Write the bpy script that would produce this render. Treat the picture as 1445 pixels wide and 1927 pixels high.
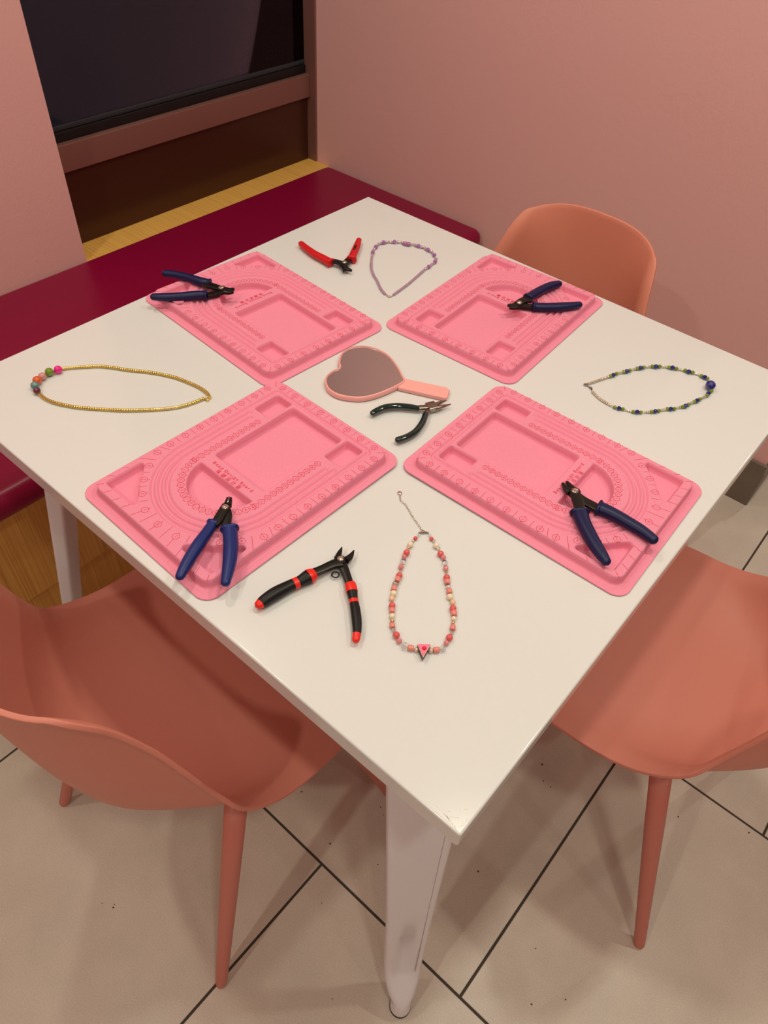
import bpy, bmesh, math, random
import numpy as np
from mathutils import Vector, Matrix
for o in list(bpy.data.objects): bpy.data.objects.remove(o)
SC = bpy.context.scene
COL = SC.collection
# ---------------------------------------------------------------- camera
IW, IH = 1445.0, 1927.0
FPX = 1375.428
cam_data = bpy.data.cameras.new('camera')
cam_data.sensor_fit = 'VERTICAL'
cam_data.sensor_height = 24.0
cam_data.lens = FPX / IH * 24.0
cam_data.shift_x = 2.415 / IH
cam_data.shift_y = -0.786 / IH
cam_data.clip_start = 0.02
cam = bpy.data.objects.new('camera', cam_data)
COL.objects.link(cam)
Rr = ((0.7588158, 0.6489576, 0.0552497), (-0.5027689, 0.5297238, 0.6830931), (0.4140314, -0.5461197, 0.7282385))
cam.matrix_world = Matrix(((Rr[0][0], Rr[1][0], Rr[2][0], 0.5255), (Rr[0][1], Rr[1][1], Rr[2][1], -0.7002),
                           (Rr[0][2], Rr[1][2], Rr[2][2], 1.4148), (0, 0, 0, 1)))
SC.camera = cam
# ---------------------------------------------------------------- world, lights, exposure
world = bpy.data.worlds.new('night'); SC.world = world; world.use_nodes = True
wb = world.node_tree.nodes['Background']
wb.inputs[0].default_value = (0.020, 0.018, 0.024, 1); wb.inputs[1].default_value = 0.5
SC.view_settings.view_transform = 'Standard'; SC.view_settings.look = 'None'
SC.view_settings.gamma = 1.0; SC.view_settings.use_curve_mapping = False
SC.view_settings.exposure = 0.0
def downlight_or_fill(x, y, power, size=0.09, z=2.66, col=(1.0, 0.96, 0.775)):
    l = bpy.data.lights.new('downlight_or_fill', 'AREA'); l.shape = 'DISK'; l.size = size
    l.energy = power*0.79; l.color = col
    o = bpy.data.objects.new('downlight_or_fill', l); o.location = (x, y, z); COL.objects.link(o)
downlight_or_fill(0.34, 0.15, 11.5, 0.13)
downlight_or_fill(1.00, -0.79, 9.5, 0.15)
downlight_or_fill(0.95, 0.72, 10.5)
downlight_or_fill(-0.60, -0.79, 6.0)
downlight_or_fill(-0.80, 0.05, 8.5)  # added fill on the window side, brightens back left, cushion and walls
downlight_or_fill(0.10, -2.00, 14.0)  # fill put in to lift the near left floor, no known lamp
downlight_or_fill(1.80, -1.80, 5.0)  # added fill for room ambience
downlight_or_fill(0.75, 2.90, 13.0)
downlight_or_fill(2.90, -0.60, 6.0)  # second, distant ambience fill, likewise added
# ---------------- measured layout of the small things (metres, on the table top)
PINK=[["clear",0.2082,-0.2064,0.0019],["coral",0.209,-0.2138,0.0026],["silver",0.2091,-0.2186,0.002],["cream",0.2114,-0.2264,0.0036],["gold",0.2128,-0.2311,0.0024],["coral",0.216,-0.2393,0.004],["pink",0.2177,-0.2455,0.003],["facet",0.2218,-0.2527,0.0037],["pinkoval",0.2245,-0.2596,0.0031],["silver",0.2275,-0.264,0.0021],["coral",0.2314,-0.2713,0.0039],["tube",0.2336,-0.2768,0.0032],["facet",0.2362,-0.2838,0.0039],["tube",0.2385,-0.289,0.0032],["cream",0.2427,-0.2949,0.0036],["crackle",0.2457,-0.3014,0.0031],["coral",0.2525,-0.3092,0.0039],["tube",0.2562,-0.3136,0.003],["cream",0.2612,-0.3194,0.0033],["gold",0.2653,-0.3242,0.0029],["tube",0.2693,-0.3287,0.003],["clear",0.2739,-0.3325,0.0026],["coral",0.2804,-0.3354,0.0039],["pink",0.2872,-0.3386,0.0032],["facet",0.2956,-0.3398,0.0039],["tube",0.3016,-0.337,0.0032],["pearl",0.3073,-0.3343,0.0027],["pearl",0.319,-0.3249,0.0029],["tube",0.3231,-0.3206,0.0032],["facet",0.3272,-0.315,0.0034],["pink",0.3257,-0.3064,0.003],["coral",0.3242,-0.2993,0.0039],["clear",0.3221,-0.292,0.0022],["tube",0.3192,-0.2865,0.0031],["gold",0.3154,-0.281,0.0024],["cream",0.3127,-0.2759,0.0029],["tube",0.3088,-0.2705,0.0033],["coral",0.3045,-0.2666,0.004],["crackle",0.2988,-0.2592,0.0031],["cream",0.2922,-0.2557,0.0037],["tube",0.2868,-0.2497,0.0032],["facet",0.2817,-0.2457,0.003],["tube",0.2772,-0.2409,0.0032],["coral",0.273,-0.2364,0.0039],["silver",0.2675,-0.2296,0.0021],["pinkoval",0.2638,-0.2259,0.0031],["facet",0.2584,-0.2207,0.0035],["pink",0.252,-0.215,0.0032],["coral",0.2464,-0.2132,0.0039],["silver",0.2391,-0.2074,0.0024],["cream",0.2347,-0.2066,0.0036],["silver",0.2275,-0.2016,0.0022],["coral",0.2234,-0.2011,0.0026],["clear",0.2181,-0.1977,0.0019]]
CHAIN=[[0.2095,-0.1983],[0.1983,-0.1938],[0.1811,-0.1862],[0.165,-0.1781],[0.1553,-0.1762],[0.1505,-0.1717],[0.1458,-0.1669]]
CLASP=[[0.2063,-0.2039],[0.2091,-0.1987],[0.2151,-0.1956]]
CHARM=[[0.3057,-0.3317],[0.3163,-0.3226],[0.3199,-0.3399]]
CHARMDOT=[0.3123,-0.3281,0.0019]
GOLDC=[["magenta",-0.3692,-0.3199,0.0061],["green",-0.3727,-0.3318,0.0063],["rose",-0.3712,-0.3439,0.0058],["orange",-0.3668,-0.3546,0.0065],["teal",-0.3588,-0.3629,0.0062],["plum",-0.3479,-0.3669,0.0053]]
GOLDU=[[-0.3719,-0.3131,0.0025],[-0.3656,-0.3034,0.0025],[-0.3537,-0.2881,0.0025],[-0.3395,-0.272,0.0025],[-0.3226,-0.2599,0.0024],[-0.304,-0.2491,0.0024],[-0.2838,-0.2347,0.0024],[-0.2657,-0.2238,0.0024],[-0.2415,-0.2126,0.0024],[-0.2176,-0.2066,0.0023],[-0.1967,-0.2034,0.0023],[-0.1806,-0.2043,0.0023],[-0.1692,-0.2087,0.0023]]
GOLDL=[[-0.345,-0.3668,0.0024],[-0.3301,-0.3675,0.0024],[-0.3147,-0.3644,0.0024],[-0.2995,-0.358,0.0023],[-0.2816,-0.348,0.0023],[-0.266,-0.3365,0.0023],[-0.248,-0.3222,0.0023],[-0.2294,-0.3061,0.0023],[-0.21,-0.2858,0.0023],[-0.1922,-0.264,0.0023],[-0.1827,-0.2474,0.0023],[-0.1772,-0.2298,0.0023],[-0.1743,-0.2146,0.0023]]
BLUE=[["s",0.2049,0.2082,0.0021],["s",0.2198,0.2486,0.0022],["g",0.2211,0.251,0.0031],["B",0.2233,0.2561,0.0036],["g",0.2249,0.2635,0.0031],["s",0.2263,0.2686,0.0022],["s",0.2296,0.2751,0.0022],["g",0.2309,0.2757,0.0031],["B",0.2338,0.28,0.0037],["g",0.2362,0.2867,0.0031],["s",0.2378,0.2925,0.0022],["s",0.2406,0.2981,0.0022],["g",0.242,0.2997,0.0032],["B",0.2453,0.304,0.0037],["g",0.2481,0.3098,0.0032],["s",0.25,0.3144,0.0023],["s",0.2548,0.3208,0.0023],["g",0.2569,0.3219,0.0032],["B",0.2615,0.3249,0.0038],["g",0.2654,0.3303,0.0032],["s",0.2679,0.3339,0.0023],["s",0.2746,0.3389,0.0023],["g",0.2772,0.3388,0.0032],["B",0.282,0.3412,0.0038],["g",0.2874,0.3441,0.0032],["s",0.2903,0.3468,0.0023],["s",0.2966,0.3501,0.0023],["g",0.2997,0.3498,0.0032],["B",0.3055,0.3496,0.0038],["g",0.3106,0.3533,0.0032],["s",0.3139,0.3548,0.0023],["s",0.3212,0.3564,0.0023],["g",0.3247,0.3545,0.0032],["B",0.3302,0.354,0.0038],["g",0.3346,0.3547,0.0032],["X",0.3465,0.3347,0.0085],["s",0.3506,0.336,0.0023],["g",0.3523,0.3283,0.0032],["B",0.3516,0.3183,0.0037],["g",0.3519,0.3128,0.0031],["s",0.3509,0.3098,0.0022],["s",0.3486,0.3008,0.0022],["g",0.3478,0.2958,0.0031],["B",0.3462,0.2889,0.0036],["g",0.3442,0.2841,0.0031],["s",0.3433,0.283,0.0022],["s",0.3411,0.2761,0.0022],["g",0.3406,0.2712,0.0031],["B",0.3389,0.2642,0.0036],["g",0.3365,0.2603,0.003],["s",0.3344,0.258,0.0021],["s",0.3311,0.2518,0.0021],["g",0.3295,0.2469,0.003],["B",0.3259,0.2418,0.0035],["g",0.3219,0.2388,0.003],["s",0.3205,0.2368,0.0021],["s",0.3165,0.2304,0.0021],["g",0.3147,0.2261,0.003],["B",0.3116,0.2204,0.0035],["g",0.3079,0.2158,0.003],["s",0.3058,0.2142,0.0021],["s",0.3,0.2079,0.0021],["g",0.297,0.2038,0.0029],["B",0.2928,0.1995,0.0035],["g",0.2881,0.1965,0.0029],["s",0.2849,0.1966,0.0021],["s",0.2766,0.1931,0.0021],["g",0.2738,0.1914,0.0029],["B",0.269,0.1883,0.0034],["g",0.2631,0.1866,0.0029],["s",0.2593,0.1876,0.0021],["s",0.2501,0.1876,0.0021],["s",0.238,0.1895,0.0021],["s",0.2286,0.1931,0.0021],["s",0.2196,0.1973,0.0021]]
BLUECLASP=[[0.219,0.199],[0.2131,0.2045],[0.2037,0.2059],[0.2043,0.21]]
PURP=[["s",-0.177,0.1838,0.0026],["s",-0.1941,0.192,0.0026],["s",-0.2169,0.2082,0.0026],["s",-0.2334,0.2183,0.0027],["s",-0.2514,0.233,0.0027],["m",-0.2695,0.2537,0.003],["c",-0.2787,0.2658,0.0026],["P",-0.2869,0.2775,0.0039],["c",-0.2945,0.2895,0.0026],["P",-0.2968,0.2974,0.004],["c",-0.3021,0.313,0.0027],["P",-0.298,0.321,0.004],["c",-0.2963,0.3287,0.0027],["c",-0.2918,0.3341,0.0027],["P",-0.2851,0.338,0.004],["c",-0.2814,0.3445,0.0027],["c",-0.2771,0.3465,0.0027],["T",-0.264,0.3484,0.0049],["c",-0.2553,0.3578,0.0027],["c",-0.2515,0.3587,0.0027],["P",-0.2434,0.3584,0.004],["c",-0.2382,0.3621,0.0027],["c",-0.2318,0.3634,0.0027],["P",-0.222,0.3601,0.004],["c",-0.2147,0.3618,0.0026],["P",-0.2012,0.3529,0.0039],["c",-0.1928,0.3486,0.0026],["P",-0.1857,0.3349,0.0039],["c",-0.1849,0.3252,0.0026],["P",-0.182,0.3115,0.0038],["c",-0.1827,0.3028,0.0025],["s",-0.1813,0.2962,0.0027],["s",-0.18,0.2881,0.0027],["s",-0.176,0.2672,0.0027],["s",-0.1712,0.2396,0.0026],["s",-0.1687,0.2183,0.0026],["s",-0.1659,0.1927,0.0026]]
PURPCLASP=[[-0.1788,0.1859],[-0.1694,0.1838],[-0.1655,0.1879],[-0.1676,0.1949]]
HEART=[[-0.0844,-0.032],[-0.0949,-0.0223],[-0.1072,-0.0023],[-0.1074,0.0188],[-0.0962,0.0363],[-0.0751,0.0454],[-0.0505,0.0446],[-0.0243,0.0334],[-0.0039,0.0206],[0.0069,0.0122],[0.0075,-0.0055],[0.0009,-0.0374],[-0.0097,-0.0612],[-0.0246,-0.0747],[-0.0424,-0.0828],[-0.0608,-0.0817],[-0.0763,-0.0715],[-0.0843,-0.0594],[-0.0861,-0.0449]]
HANDLE=[[0.0009,0.0177],[0.0598,0.0453],[0.0671,0.0437],[0.0747,0.0268],[0.0739,0.023],[0.0085,-0.0064]]
PL_A={"piv":[[0.0251,-0.3472,0.0037]],"jaws":[[0.0227,-0.342,0.004],[0.019,-0.3371,0.0034],[0.0146,-0.3321,0.0027]],"arm1":[[0.0225,-0.343,0.004],[0.0265,-0.3516,0.0044],[0.0328,-0.365,0.0044],[0.0353,-0.3737,0.0039]],"arm2":[[0.0232,-0.3448,0.0036],[0.0335,-0.3515,0.0042],[0.044,-0.3624,0.0044],[0.0533,-0.3661,0.0039]],"grip1":[[0.032,-0.3722,0.0058],[0.038,-0.3868,0.0062],[0.045,-0.4045,0.0069],[0.0527,-0.4223,0.0066],[0.06,-0.4369,0.0059],[0.0655,-0.4471,0.0048]],"grip2":[[0.0523,-0.3647,0.0082],[0.061,-0.3713,0.0079],[0.0729,-0.3812,0.008],[0.0845,-0.3925,0.0076],[0.0964,-0.4057,0.0065],[0.1077,-0.4195,0.0049]],"z":0.777}
PL_C={"piv":[[0.3166,-0.0315,0.0044]],"jaw1":[[0.3123,-0.0346,0.004],[0.3059,-0.0328,0.0032],[0.297,-0.0278,0.0015]],"jaw2":[[0.3149,-0.0291,0.004],[0.3067,-0.0251,0.0025],[0.2994,-0.0214,0.0015]],"arm1":[[0.3142,-0.0309,0.0047],[0.3252,-0.0398,0.0057],[0.336,-0.0525,0.0051],[0.3416,-0.0602,0.0041]],"arm2":[[0.3145,-0.0305,0.0042],[0.329,-0.0343,0.0047],[0.3429,-0.0345,0.005],[0.3516,-0.0339,0.0047]],"grip1":[[0.3391,-0.057,0.0094],[0.3503,-0.0685,0.0086],[0.3656,-0.0808,0.0082],[0.3802,-0.0913,0.0077],[0.3932,-0.0994,0.0067],[0.4012,-0.1043,0.0054]],"grip2":[[0.352,-0.0335,0.0088],[0.3617,-0.0318,0.0083],[0.3756,-0.0307,0.0078],[0.3921,-0.0307,0.0074],[0.4097,-0.0312,0.0068],[0.4268,-0.0345,0.006]],"z":0.777}
PL_B={"piv":[[-0.3534,-0.0252,0.0043]],"jaw1":[[-0.3487,-0.0223,0.0046],[-0.3428,-0.017,0.0031],[-0.3401,-0.0094,0.0014]],"jaw2":[[-0.3445,-0.0259,0.004],[-0.3375,-0.0226,0.0028],[-0.3336,-0.0166,0.0014]],"arm1":[[-0.3476,-0.0232,0.0043],[-0.3597,-0.0278,0.0053],[-0.3759,-0.0326,0.0056],[-0.3862,-0.0332,0.005]],"arm2":[[-0.3471,-0.0246,0.0043],[-0.3503,-0.0358,0.0046],[-0.3541,-0.0456,0.0049],[-0.3569,-0.0524,0.0046]],"grip1":[[-0.3818,-0.0266,0.0066],[-0.3966,-0.0338,0.0076],[-0.4204,-0.0401,0.0067],[-0.4417,-0.0487,0.0064],[-0.4568,-0.0578,0.0058]],"grip2":[[-0.3573,-0.0548,0.007],[-0.3675,-0.0653,0.0073],[-0.3793,-0.0826,0.007],[-0.3919,-0.099,0.0067],[-0.4013,-0.1091,0.0064],[-0.4108,-0.1173,0.0055]],"z":0.777}
PL_D={"piv":[[0.0206,0.2937,0.0043]],"jaw1":[[0.019,0.2881,0.0046],[0.0141,0.2823,0.0031],[0.0085,0.2774,0.0014]],"jaw2":[[0.0208,0.2841,0.004],[0.0186,0.2768,0.0028],[0.0155,0.2722,0.0014]],"arm1":[[0.019,0.2881,0.0043],[0.0199,0.3028,0.0056],[0.0224,0.3153,0.0063],[0.0228,0.3257,0.0054]],"arm2":[[0.0198,0.287,0.0043],[0.0274,0.2968,0.0047],[0.0373,0.303,0.0047],[0.0433,0.3073,0.0043]],"grip1":[[0.0209,0.3218,0.0073],[0.0211,0.3423,0.0077],[0.0233,0.3672,0.0074],[0.0278,0.3887,0.0072],[0.0329,0.4025,0.0056]],"grip2":[[0.0417,0.3056,0.0071],[0.0549,0.3164,0.0073],[0.0693,0.332,0.0075],[0.0827,0.3497,0.0069],[0.0935,0.3678,0.0054]],"z":0.777}
PL_RED={"piv":[[-0.2884,0.2016,0.0042]],"jaw1":[[-0.287,0.1957,0.005],[-0.2744,0.1921,0.0037],[-0.2635,0.194,0.001]],"jaw2":[[-0.2863,0.1964,0.005],[-0.2791,0.19,0.0033],[-0.2721,0.1816,0.001]],"arm1":[[-0.285,0.1979,0.005],[-0.2993,0.196,0.0046],[-0.31,0.1916,0.0042]],"arm2":[[-0.2857,0.1943,0.005],[-0.2929,0.2153,0.005],[-0.2956,0.2271,0.0046]],"grip1":[[-0.3086,0.1873,0.0075],[-0.327,0.1881,0.0071],[-0.35,0.189,0.0066],[-0.374,0.1935,0.006],[-0.3941,0.199,0.0052]],"grip2":[[-0.2909,0.2233,0.0072],[-0.3031,0.2428,0.0064],[-0.3161,0.2654,0.0061],[-0.3304,0.2875,0.0048]],"z":0.763}
PL_BLK={"piv":[[0.1705,-0.3041,0.0039]],"jaw1":[[0.1652,-0.3041,0.0031],[0.1611,-0.2952,0.0023],[0.1577,-0.2877,0.0005]],"jaw2":[[0.1743,-0.2991,0.0036],[0.1741,-0.2912,0.0029],[0.171,-0.2815,0.0005]],"arm1":[[0.1733,-0.3054,0.0056],[0.1682,-0.3146,0.0046],[0.1642,-0.3279,0.0042],[0.1608,-0.3372,0.0042]],"arm2":[[0.169,-0.3067,0.0056],[0.1783,-0.3078,0.0045],[0.1898,-0.3145,0.0042],[0.2016,-0.3222,0.004]],"grip1":[[0.1616,-0.3373,0.0065],[0.1596,-0.3452,0.0084],[0.1569,-0.3571,0.0066],[0.1531,-0.3698,0.0067],[0.1495,-0.3864,0.0075],[0.1477,-0.4019,0.0067],[0.1474,-0.4086,0.0051]],"grip2":[[0.201,-0.3211,0.0061],[0.2079,-0.3263,0.0065],[0.2183,-0.3348,0.0053],[0.2293,-0.3438,0.0056],[0.2395,-0.3531,0.0055],[0.2487,-0.363,0.0047],[0.2541,-0.3707,0.0041]],"z":0.763}
PL_GRN={"piv":[[0.0723,-0.0069,0.0071]],"jaw1":[[0.0734,-0.0029,0.0043],[0.0746,0.0066,0.0031],[0.0783,0.02,0.0007]],"jaw2":[[0.0779,-0.0059,0.0042],[0.0817,0.0016,0.0031],[0.0882,0.0176,0.0007]],"arm1":[[0.0726,-0.0073,0.0034],[0.0679,-0.0149,0.003],[0.0613,-0.0229,0.003]],"arm2":[[0.0714,-0.0085,0.0034],[0.0741,-0.0188,0.003],[0.0766,-0.0273,0.0033]],"grip1":[[0.0619,-0.0223,0.0039],[0.0497,-0.0298,0.0046],[0.0364,-0.04,0.0047],[0.0261,-0.0538,0.0047],[0.0222,-0.0671,0.0044],[0.0212,-0.0768,0.004]],"grip2":[[0.076,-0.0253,0.004],[0.0842,-0.0431,0.0043],[0.0893,-0.0643,0.0044],[0.0878,-0.0818,0.0043],[0.0831,-0.0957,0.0045]],"z":0.762}
SPRING=(0.1774,-0.3200,0.7590)
CHARM_C=(0.3118,-0.3274)
CRUMBS=[[0.2256,-0.2356],[0.2393,-0.2437],[0.2899,-0.3179],[0.1997,-0.3494],[0.0921,-0.3149],[-0.0273,-0.6837],[-0.0102,-0.6709],[0.3692,-0.5239],[0.2577,-0.4326],[0.4143,0.0495],[0.4163,0.0483],[0.4524,0.0204],[0.4348,0.0206],[0.6719,0.1381],[0.7898,0.2024],[0.6208,-0.3144],[0.6601,-0.2714],[0.5826,-0.2408],[0.4319,1.0374],[-0.0074,-0.6751],[0.4356,-0.2049]]
SCRATCH_GLINT=[[[0.4287,-0.4483],[0.4318,-0.4461],[0.4355,-0.4447]],[[0.4405,-0.4377],[0.4428,-0.4351],[0.4454,-0.4321]],[[0.4373,-0.4494],[0.44,-0.4467],[0.4444,-0.4437]],[[0.4376,-0.4522],[0.4425,-0.4523],[0.4487,-0.4511],[0.4506,-0.4457],[0.4507,-0.4387]],[[0.4311,-0.4499],[0.4362,-0.4504],[0.4403,-0.4511]],[[0.4217,-0.4487],[0.4334,-0.4498],[0.4478,-0.4531]]]
# ---------------------------------------------------------------- materials
def srgb(r, g, b):
    f = lambda c: (c/255/12.92) if c <= 10 else (((c/255)+0.055)/1.055)**2.4
    return (f(r), f(g), f(b), 1.0)
MATS = {}
def mat(name, col, rough=0.5, metal=0.0, coat=0.0, trans=0.0, ior=1.45, spec=None, bump=None, vary=None, sss=0.0, sheen=0.0):
    """bump=(scale, strength, distance); vary=(scale, amount, second colour)"""
    if name in MATS: return MATS[name]
    m = bpy.data.materials.new(name); m.use_nodes = True; nt = m.node_tree; N = nt.nodes; L = nt.links
    b = N['Principled BSDF']
    col = tuple(col) if len(col) == 4 else tuple(col)+(1.0,)
    b.inputs['Base Color'].default_value = col
    b.inputs['Roughness'].default_value = rough; b.inputs['Metallic'].default_value = metal
    b.inputs['Coat Weight'].default_value = coat; b.inputs['Coat Roughness'].default_value = 0.05
    b.inputs['Transmission Weight'].default_value = trans; b.inputs['IOR'].default_value = ior
    b.inputs['Sheen Weight'].default_value = sheen
    if spec is not None: b.inputs['Specular IOR Level'].default_value = spec
    tc = N.new('ShaderNodeTexCoord')
    if bump:
        n = N.new('ShaderNodeTexNoise'); n.inputs['Scale'].default_value = bump[0]; n.inputs['Detail'].default_value = 4
        L.new(tc.outputs['Object'], n.inputs['Vector'])
        bp = N.new('ShaderNodeBump'); bp.inputs['Strength'].default_value = bump[1]; bp.inputs['Distance'].default_value = bump[2]
        L.new(n.outputs['Fac'], bp.inputs['Height']); L.new(bp.outputs['Normal'], b.inputs['Normal'])
    if vary:
        n2 = N.new('ShaderNodeTexNoise'); n2.inputs['Scale'].default_value = vary[0]; n2.inputs['Detail'].default_value = 6
        n2.inputs['Roughness'].default_value = 0.6
        L.new(tc.outputs['Object'], n2.inputs['Vector'])
        mr = N.new('ShaderNodeMapRange'); mr.inputs['From Min'].default_value = 0.3; mr.inputs['From Max'].default_value = 0.7
        mr.inputs['To Max'].default_value = vary[1]
        L.new(n2.outputs['Fac'], mr.inputs['Value'])
        mx = N.new('ShaderNodeMixRGB'); mx.inputs['Color1'].default_value = col
        mx.inputs['Color2'].default_value = tuple(vary[2]) if len(vary[2]) == 4 else tuple(vary[2])+(1.0,)
        L.new(mr.outputs['Result'], mx.inputs['Fac']); L.new(mx.outputs['Color'], b.inputs['Base Color'])
    MATS[name] = m
    return m
def wood_mat(name, c1, c2, c3, axis, rough=0.45):
    """grain running along the given object axis"""
    m = bpy.data.materials.new(name); m.use_nodes = True; nt = m.node_tree; N = nt.nodes; L = nt.links
    b = N['Principled BSDF']; b.inputs['Roughness'].default_value = rough
    tc = N.new('ShaderNodeTexCoord'); mp = N.new('ShaderNodeMapping')
    sc = [320.0, 320.0, 320.0]; sc[axis] = 2.0
    mp.inputs['Scale'].default_value = sc
    n = N.new('ShaderNodeTexNoise'); n.inputs['Scale'].default_value = 1.0; n.inputs['Detail'].default_value = 5
    n.inputs['Distortion'].default_value = 0.6
    L.new(tc.outputs['Object'], mp.inputs['Vector']); L.new(mp.outputs['Vector'], n.inputs['Vector'])
    cr = N.new('ShaderNodeValToRGB'); e = cr.color_ramp.elements
    e[0].position = 0.30; e[0].color = c3; e[1].position = 0.68; e[1].color = c1
    k = e.new(0.48); k.color = c2
    L.new(n.outputs['Fac'], cr.inputs['Fac']); L.new(cr.outputs['Color'], b.inputs['Base Color'])
    bp = N.new('ShaderNodeBump'); bp.inputs['Strength'].default_value = 0.15; bp.inputs['Distance'].default_value = 0.001
    L.new(n.outputs['Fac'], bp.inputs['Height']); L.new(bp.outputs['Normal'], b.inputs['Normal'])
    return m
M_wall = mat('pink_paint', (0.82, 0.48, 0.47), 0.55, bump=(170, 0.17, 0.002), vary=(2.5, 0.35, (0.79, 0.455, 0.45)))
M_ceil = mat('ceiling_paint', (0.80, 0.76, 0.72), 0.8)
M_floor = mat('stone_tile', (0.68, 0.59, 0.515), 0.38, bump=(400, 0.05, 0.0005), vary=(5.5, 0.6, (0.48, 0.425, 0.37)))
def speckle_floor(m):
    nt = m.node_tree; N = nt.nodes; L = nt.links; b = N['Principled BSDF']
    old = b.inputs['Base Color'].links[0].from_socket
    tc = N.new('ShaderNodeTexCoord')
    n = N.new('ShaderNodeTexNoise'); n.inputs['Scale'].default_value = 520; n.inputs['Detail'].default_value = 4
    L.new(tc.outputs['Object'], n.inputs['Vector'])
    mr = N.new('ShaderNodeMapRange'); mr.inputs['From Min'].default_value = 0.35; mr.inputs['From Max'].default_value = 0.65
    mr.inputs['To Min'].default_value = 0.90; mr.inputs['To Max'].default_value = 1.07
    L.new(n.outputs['Fac'], mr.inputs['Value'])
    v = N.new('ShaderNodeVectorMath'); v.operation = 'SCALE'
    L.new(old, v.inputs[0]); L.new(mr.outputs['Result'], v.inputs['Scale']); L.new(v.outputs[0], b.inputs['Base Color'])
speckle_floor(M_floor)
M_grout = mat('dark_grout', (0.060, 0.047, 0.036), 0.85, bump=(150, 0.3, 0.001))
M_base = mat('baseboard_tile', (0.20, 0.165, 0.13), 0.35, vary=(14, 0.6, (0.13, 0.105, 0.08)))
M_baseside = mat('grey_base_tile', (0.24, 0.21, 0.175), 0.45, vary=(10, 0.5, (0.17, 0.145, 0.12)))
M_white = mat('white_enamel', (0.73, 0.745, 0.755), 0.16, coat=0.25, spec=0.4, bump=(55, 0.02, 0.001))
M_legwhite = mat('white_leg_enamel', (0.80, 0.79, 0.86), 0.3, bump=(40, 0.03, 0.001))
M_seam = mat('seam_shadow_paint', (0.36, 0.33, 0.33), 0.5)
M_rubber = mat('black_rubber', (0.02, 0.02, 0.02), 0.6)
M_coral = mat('coral_plastic', (0.66, 0.235, 0.18), 0.42, spec=0.4, bump=(700, 0.05, 0.0004))
M_corallight = mat('peach_plastic', (0.68, 0.25, 0.175), 0.42, spec=0.4, bump=(700, 0.05, 0.0004))
M_coralleg = mat('coral_metal', (0.60, 0.20, 0.16), 0.38, spec=0.4)
M_cushion = mat('magenta_vinyl', (0.235, 0.001, 0.036), 0.33, spec=0.35, bump=(25, 0.12, 0.002), vary=(3.0, 0.4, (0.20, 0.001, 0.033)))
M_oakv = wood_mat('oak_vertical', srgb(226, 172, 88), srgb(214, 158, 76), srgb(190, 134, 60), 2)
M_oakx = wood_mat('oak_sill', srgb(240, 192, 102), srgb(230, 180, 90), srgb(208, 156, 72), 0)
M_bronze = mat('brown_frame_metal', (0.27, 0.13, 0.11), 0.38, metal=0.35)
M_bronzedark = mat('dark_bronze_panel', (0.075, 0.028, 0.015), 0.28, metal=0.35)
M_seal = mat('black_gasket', (0.004, 0.004, 0.005), 0.5)
M_strip = mat('blue_grey_frame', (0.035, 0.045, 0.055), 0.4, metal=0.3)
M_flock = mat('pink_flock', (0.87, 0.30, 0.43), 0.95, spec=0.05, bump=(900, 0.3, 0.0005), vary=(420, 0.5, (0.80, 0.25, 0.365)))
M_print = mat('red_ink', (0.72, 0.015, 0.055), 0.7)
M_mframe = mat('pale_pink_plastic', (0.93, 0.43, 0.41), 0.3, spec=0.5)
M_mirror = mat('mirror_glass', (0.70, 0.77, 0.78), 0.02, metal=1.0)
M_blue = mat('blue_grip', (0.006, 0.020, 0.150), 0.38, spec=0.45, bump=(300, 0.05, 0.0004))
M_navy = mat('navy_grip', (0.005, 0.008, 0.062), 0.42, spec=0.4, bump=(300, 0.05, 0.0004))
M_steelblk = mat('black_steel', (0.022, 0.020, 0.018), 0.33, metal=0.6)
M_chrome = mat('chrome', (0.72, 0.68, 0.60), 0.16, metal=1.0)
M_redgrip = mat('red_grip', (0.62, 0.006, 0.012), 0.38, spec=0.5)
M_blkgrip = mat('black_grip', (0.006, 0.006, 0.006), 0.40, spec=0.35)
M_redband = mat('bright_red_rubber', (0.82, 0.022, 0.012), 0.34, spec=0.5)
M_green = mat('dark_green_dip', (0.002, 0.022, 0.020), 0.10, coat=0.6, spec=0.6)
M_steel = mat('satin_steel', (0.33, 0.29, 0.25), 0.28, metal=1.0)
M_gold = mat('gold_bead', (0.78, 0.60, 0.17), 0.22, metal=0.85)
M_silver = mat('silver_bead', (0.80, 0.74, 0.66), 0.18, metal=0.9)
M_silverlined = mat('silver_lined_glass', (0.75, 0.68, 0.56), 0.12, metal=0.55, coat=0.5)
M_fakegold = mat('champagne_bead', (0.85, 0.62, 0.44), 0.2, metal=0.8)
M_clear = mat('clear_acrylic', (0.97, 0.97, 0.97), 0.03, trans=1.0, ior=1.4)
glassy = lambda n, c, t=0.35: mat(n, c, 0.10, coat=0.5, trans=t, spec=0.6)
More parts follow.
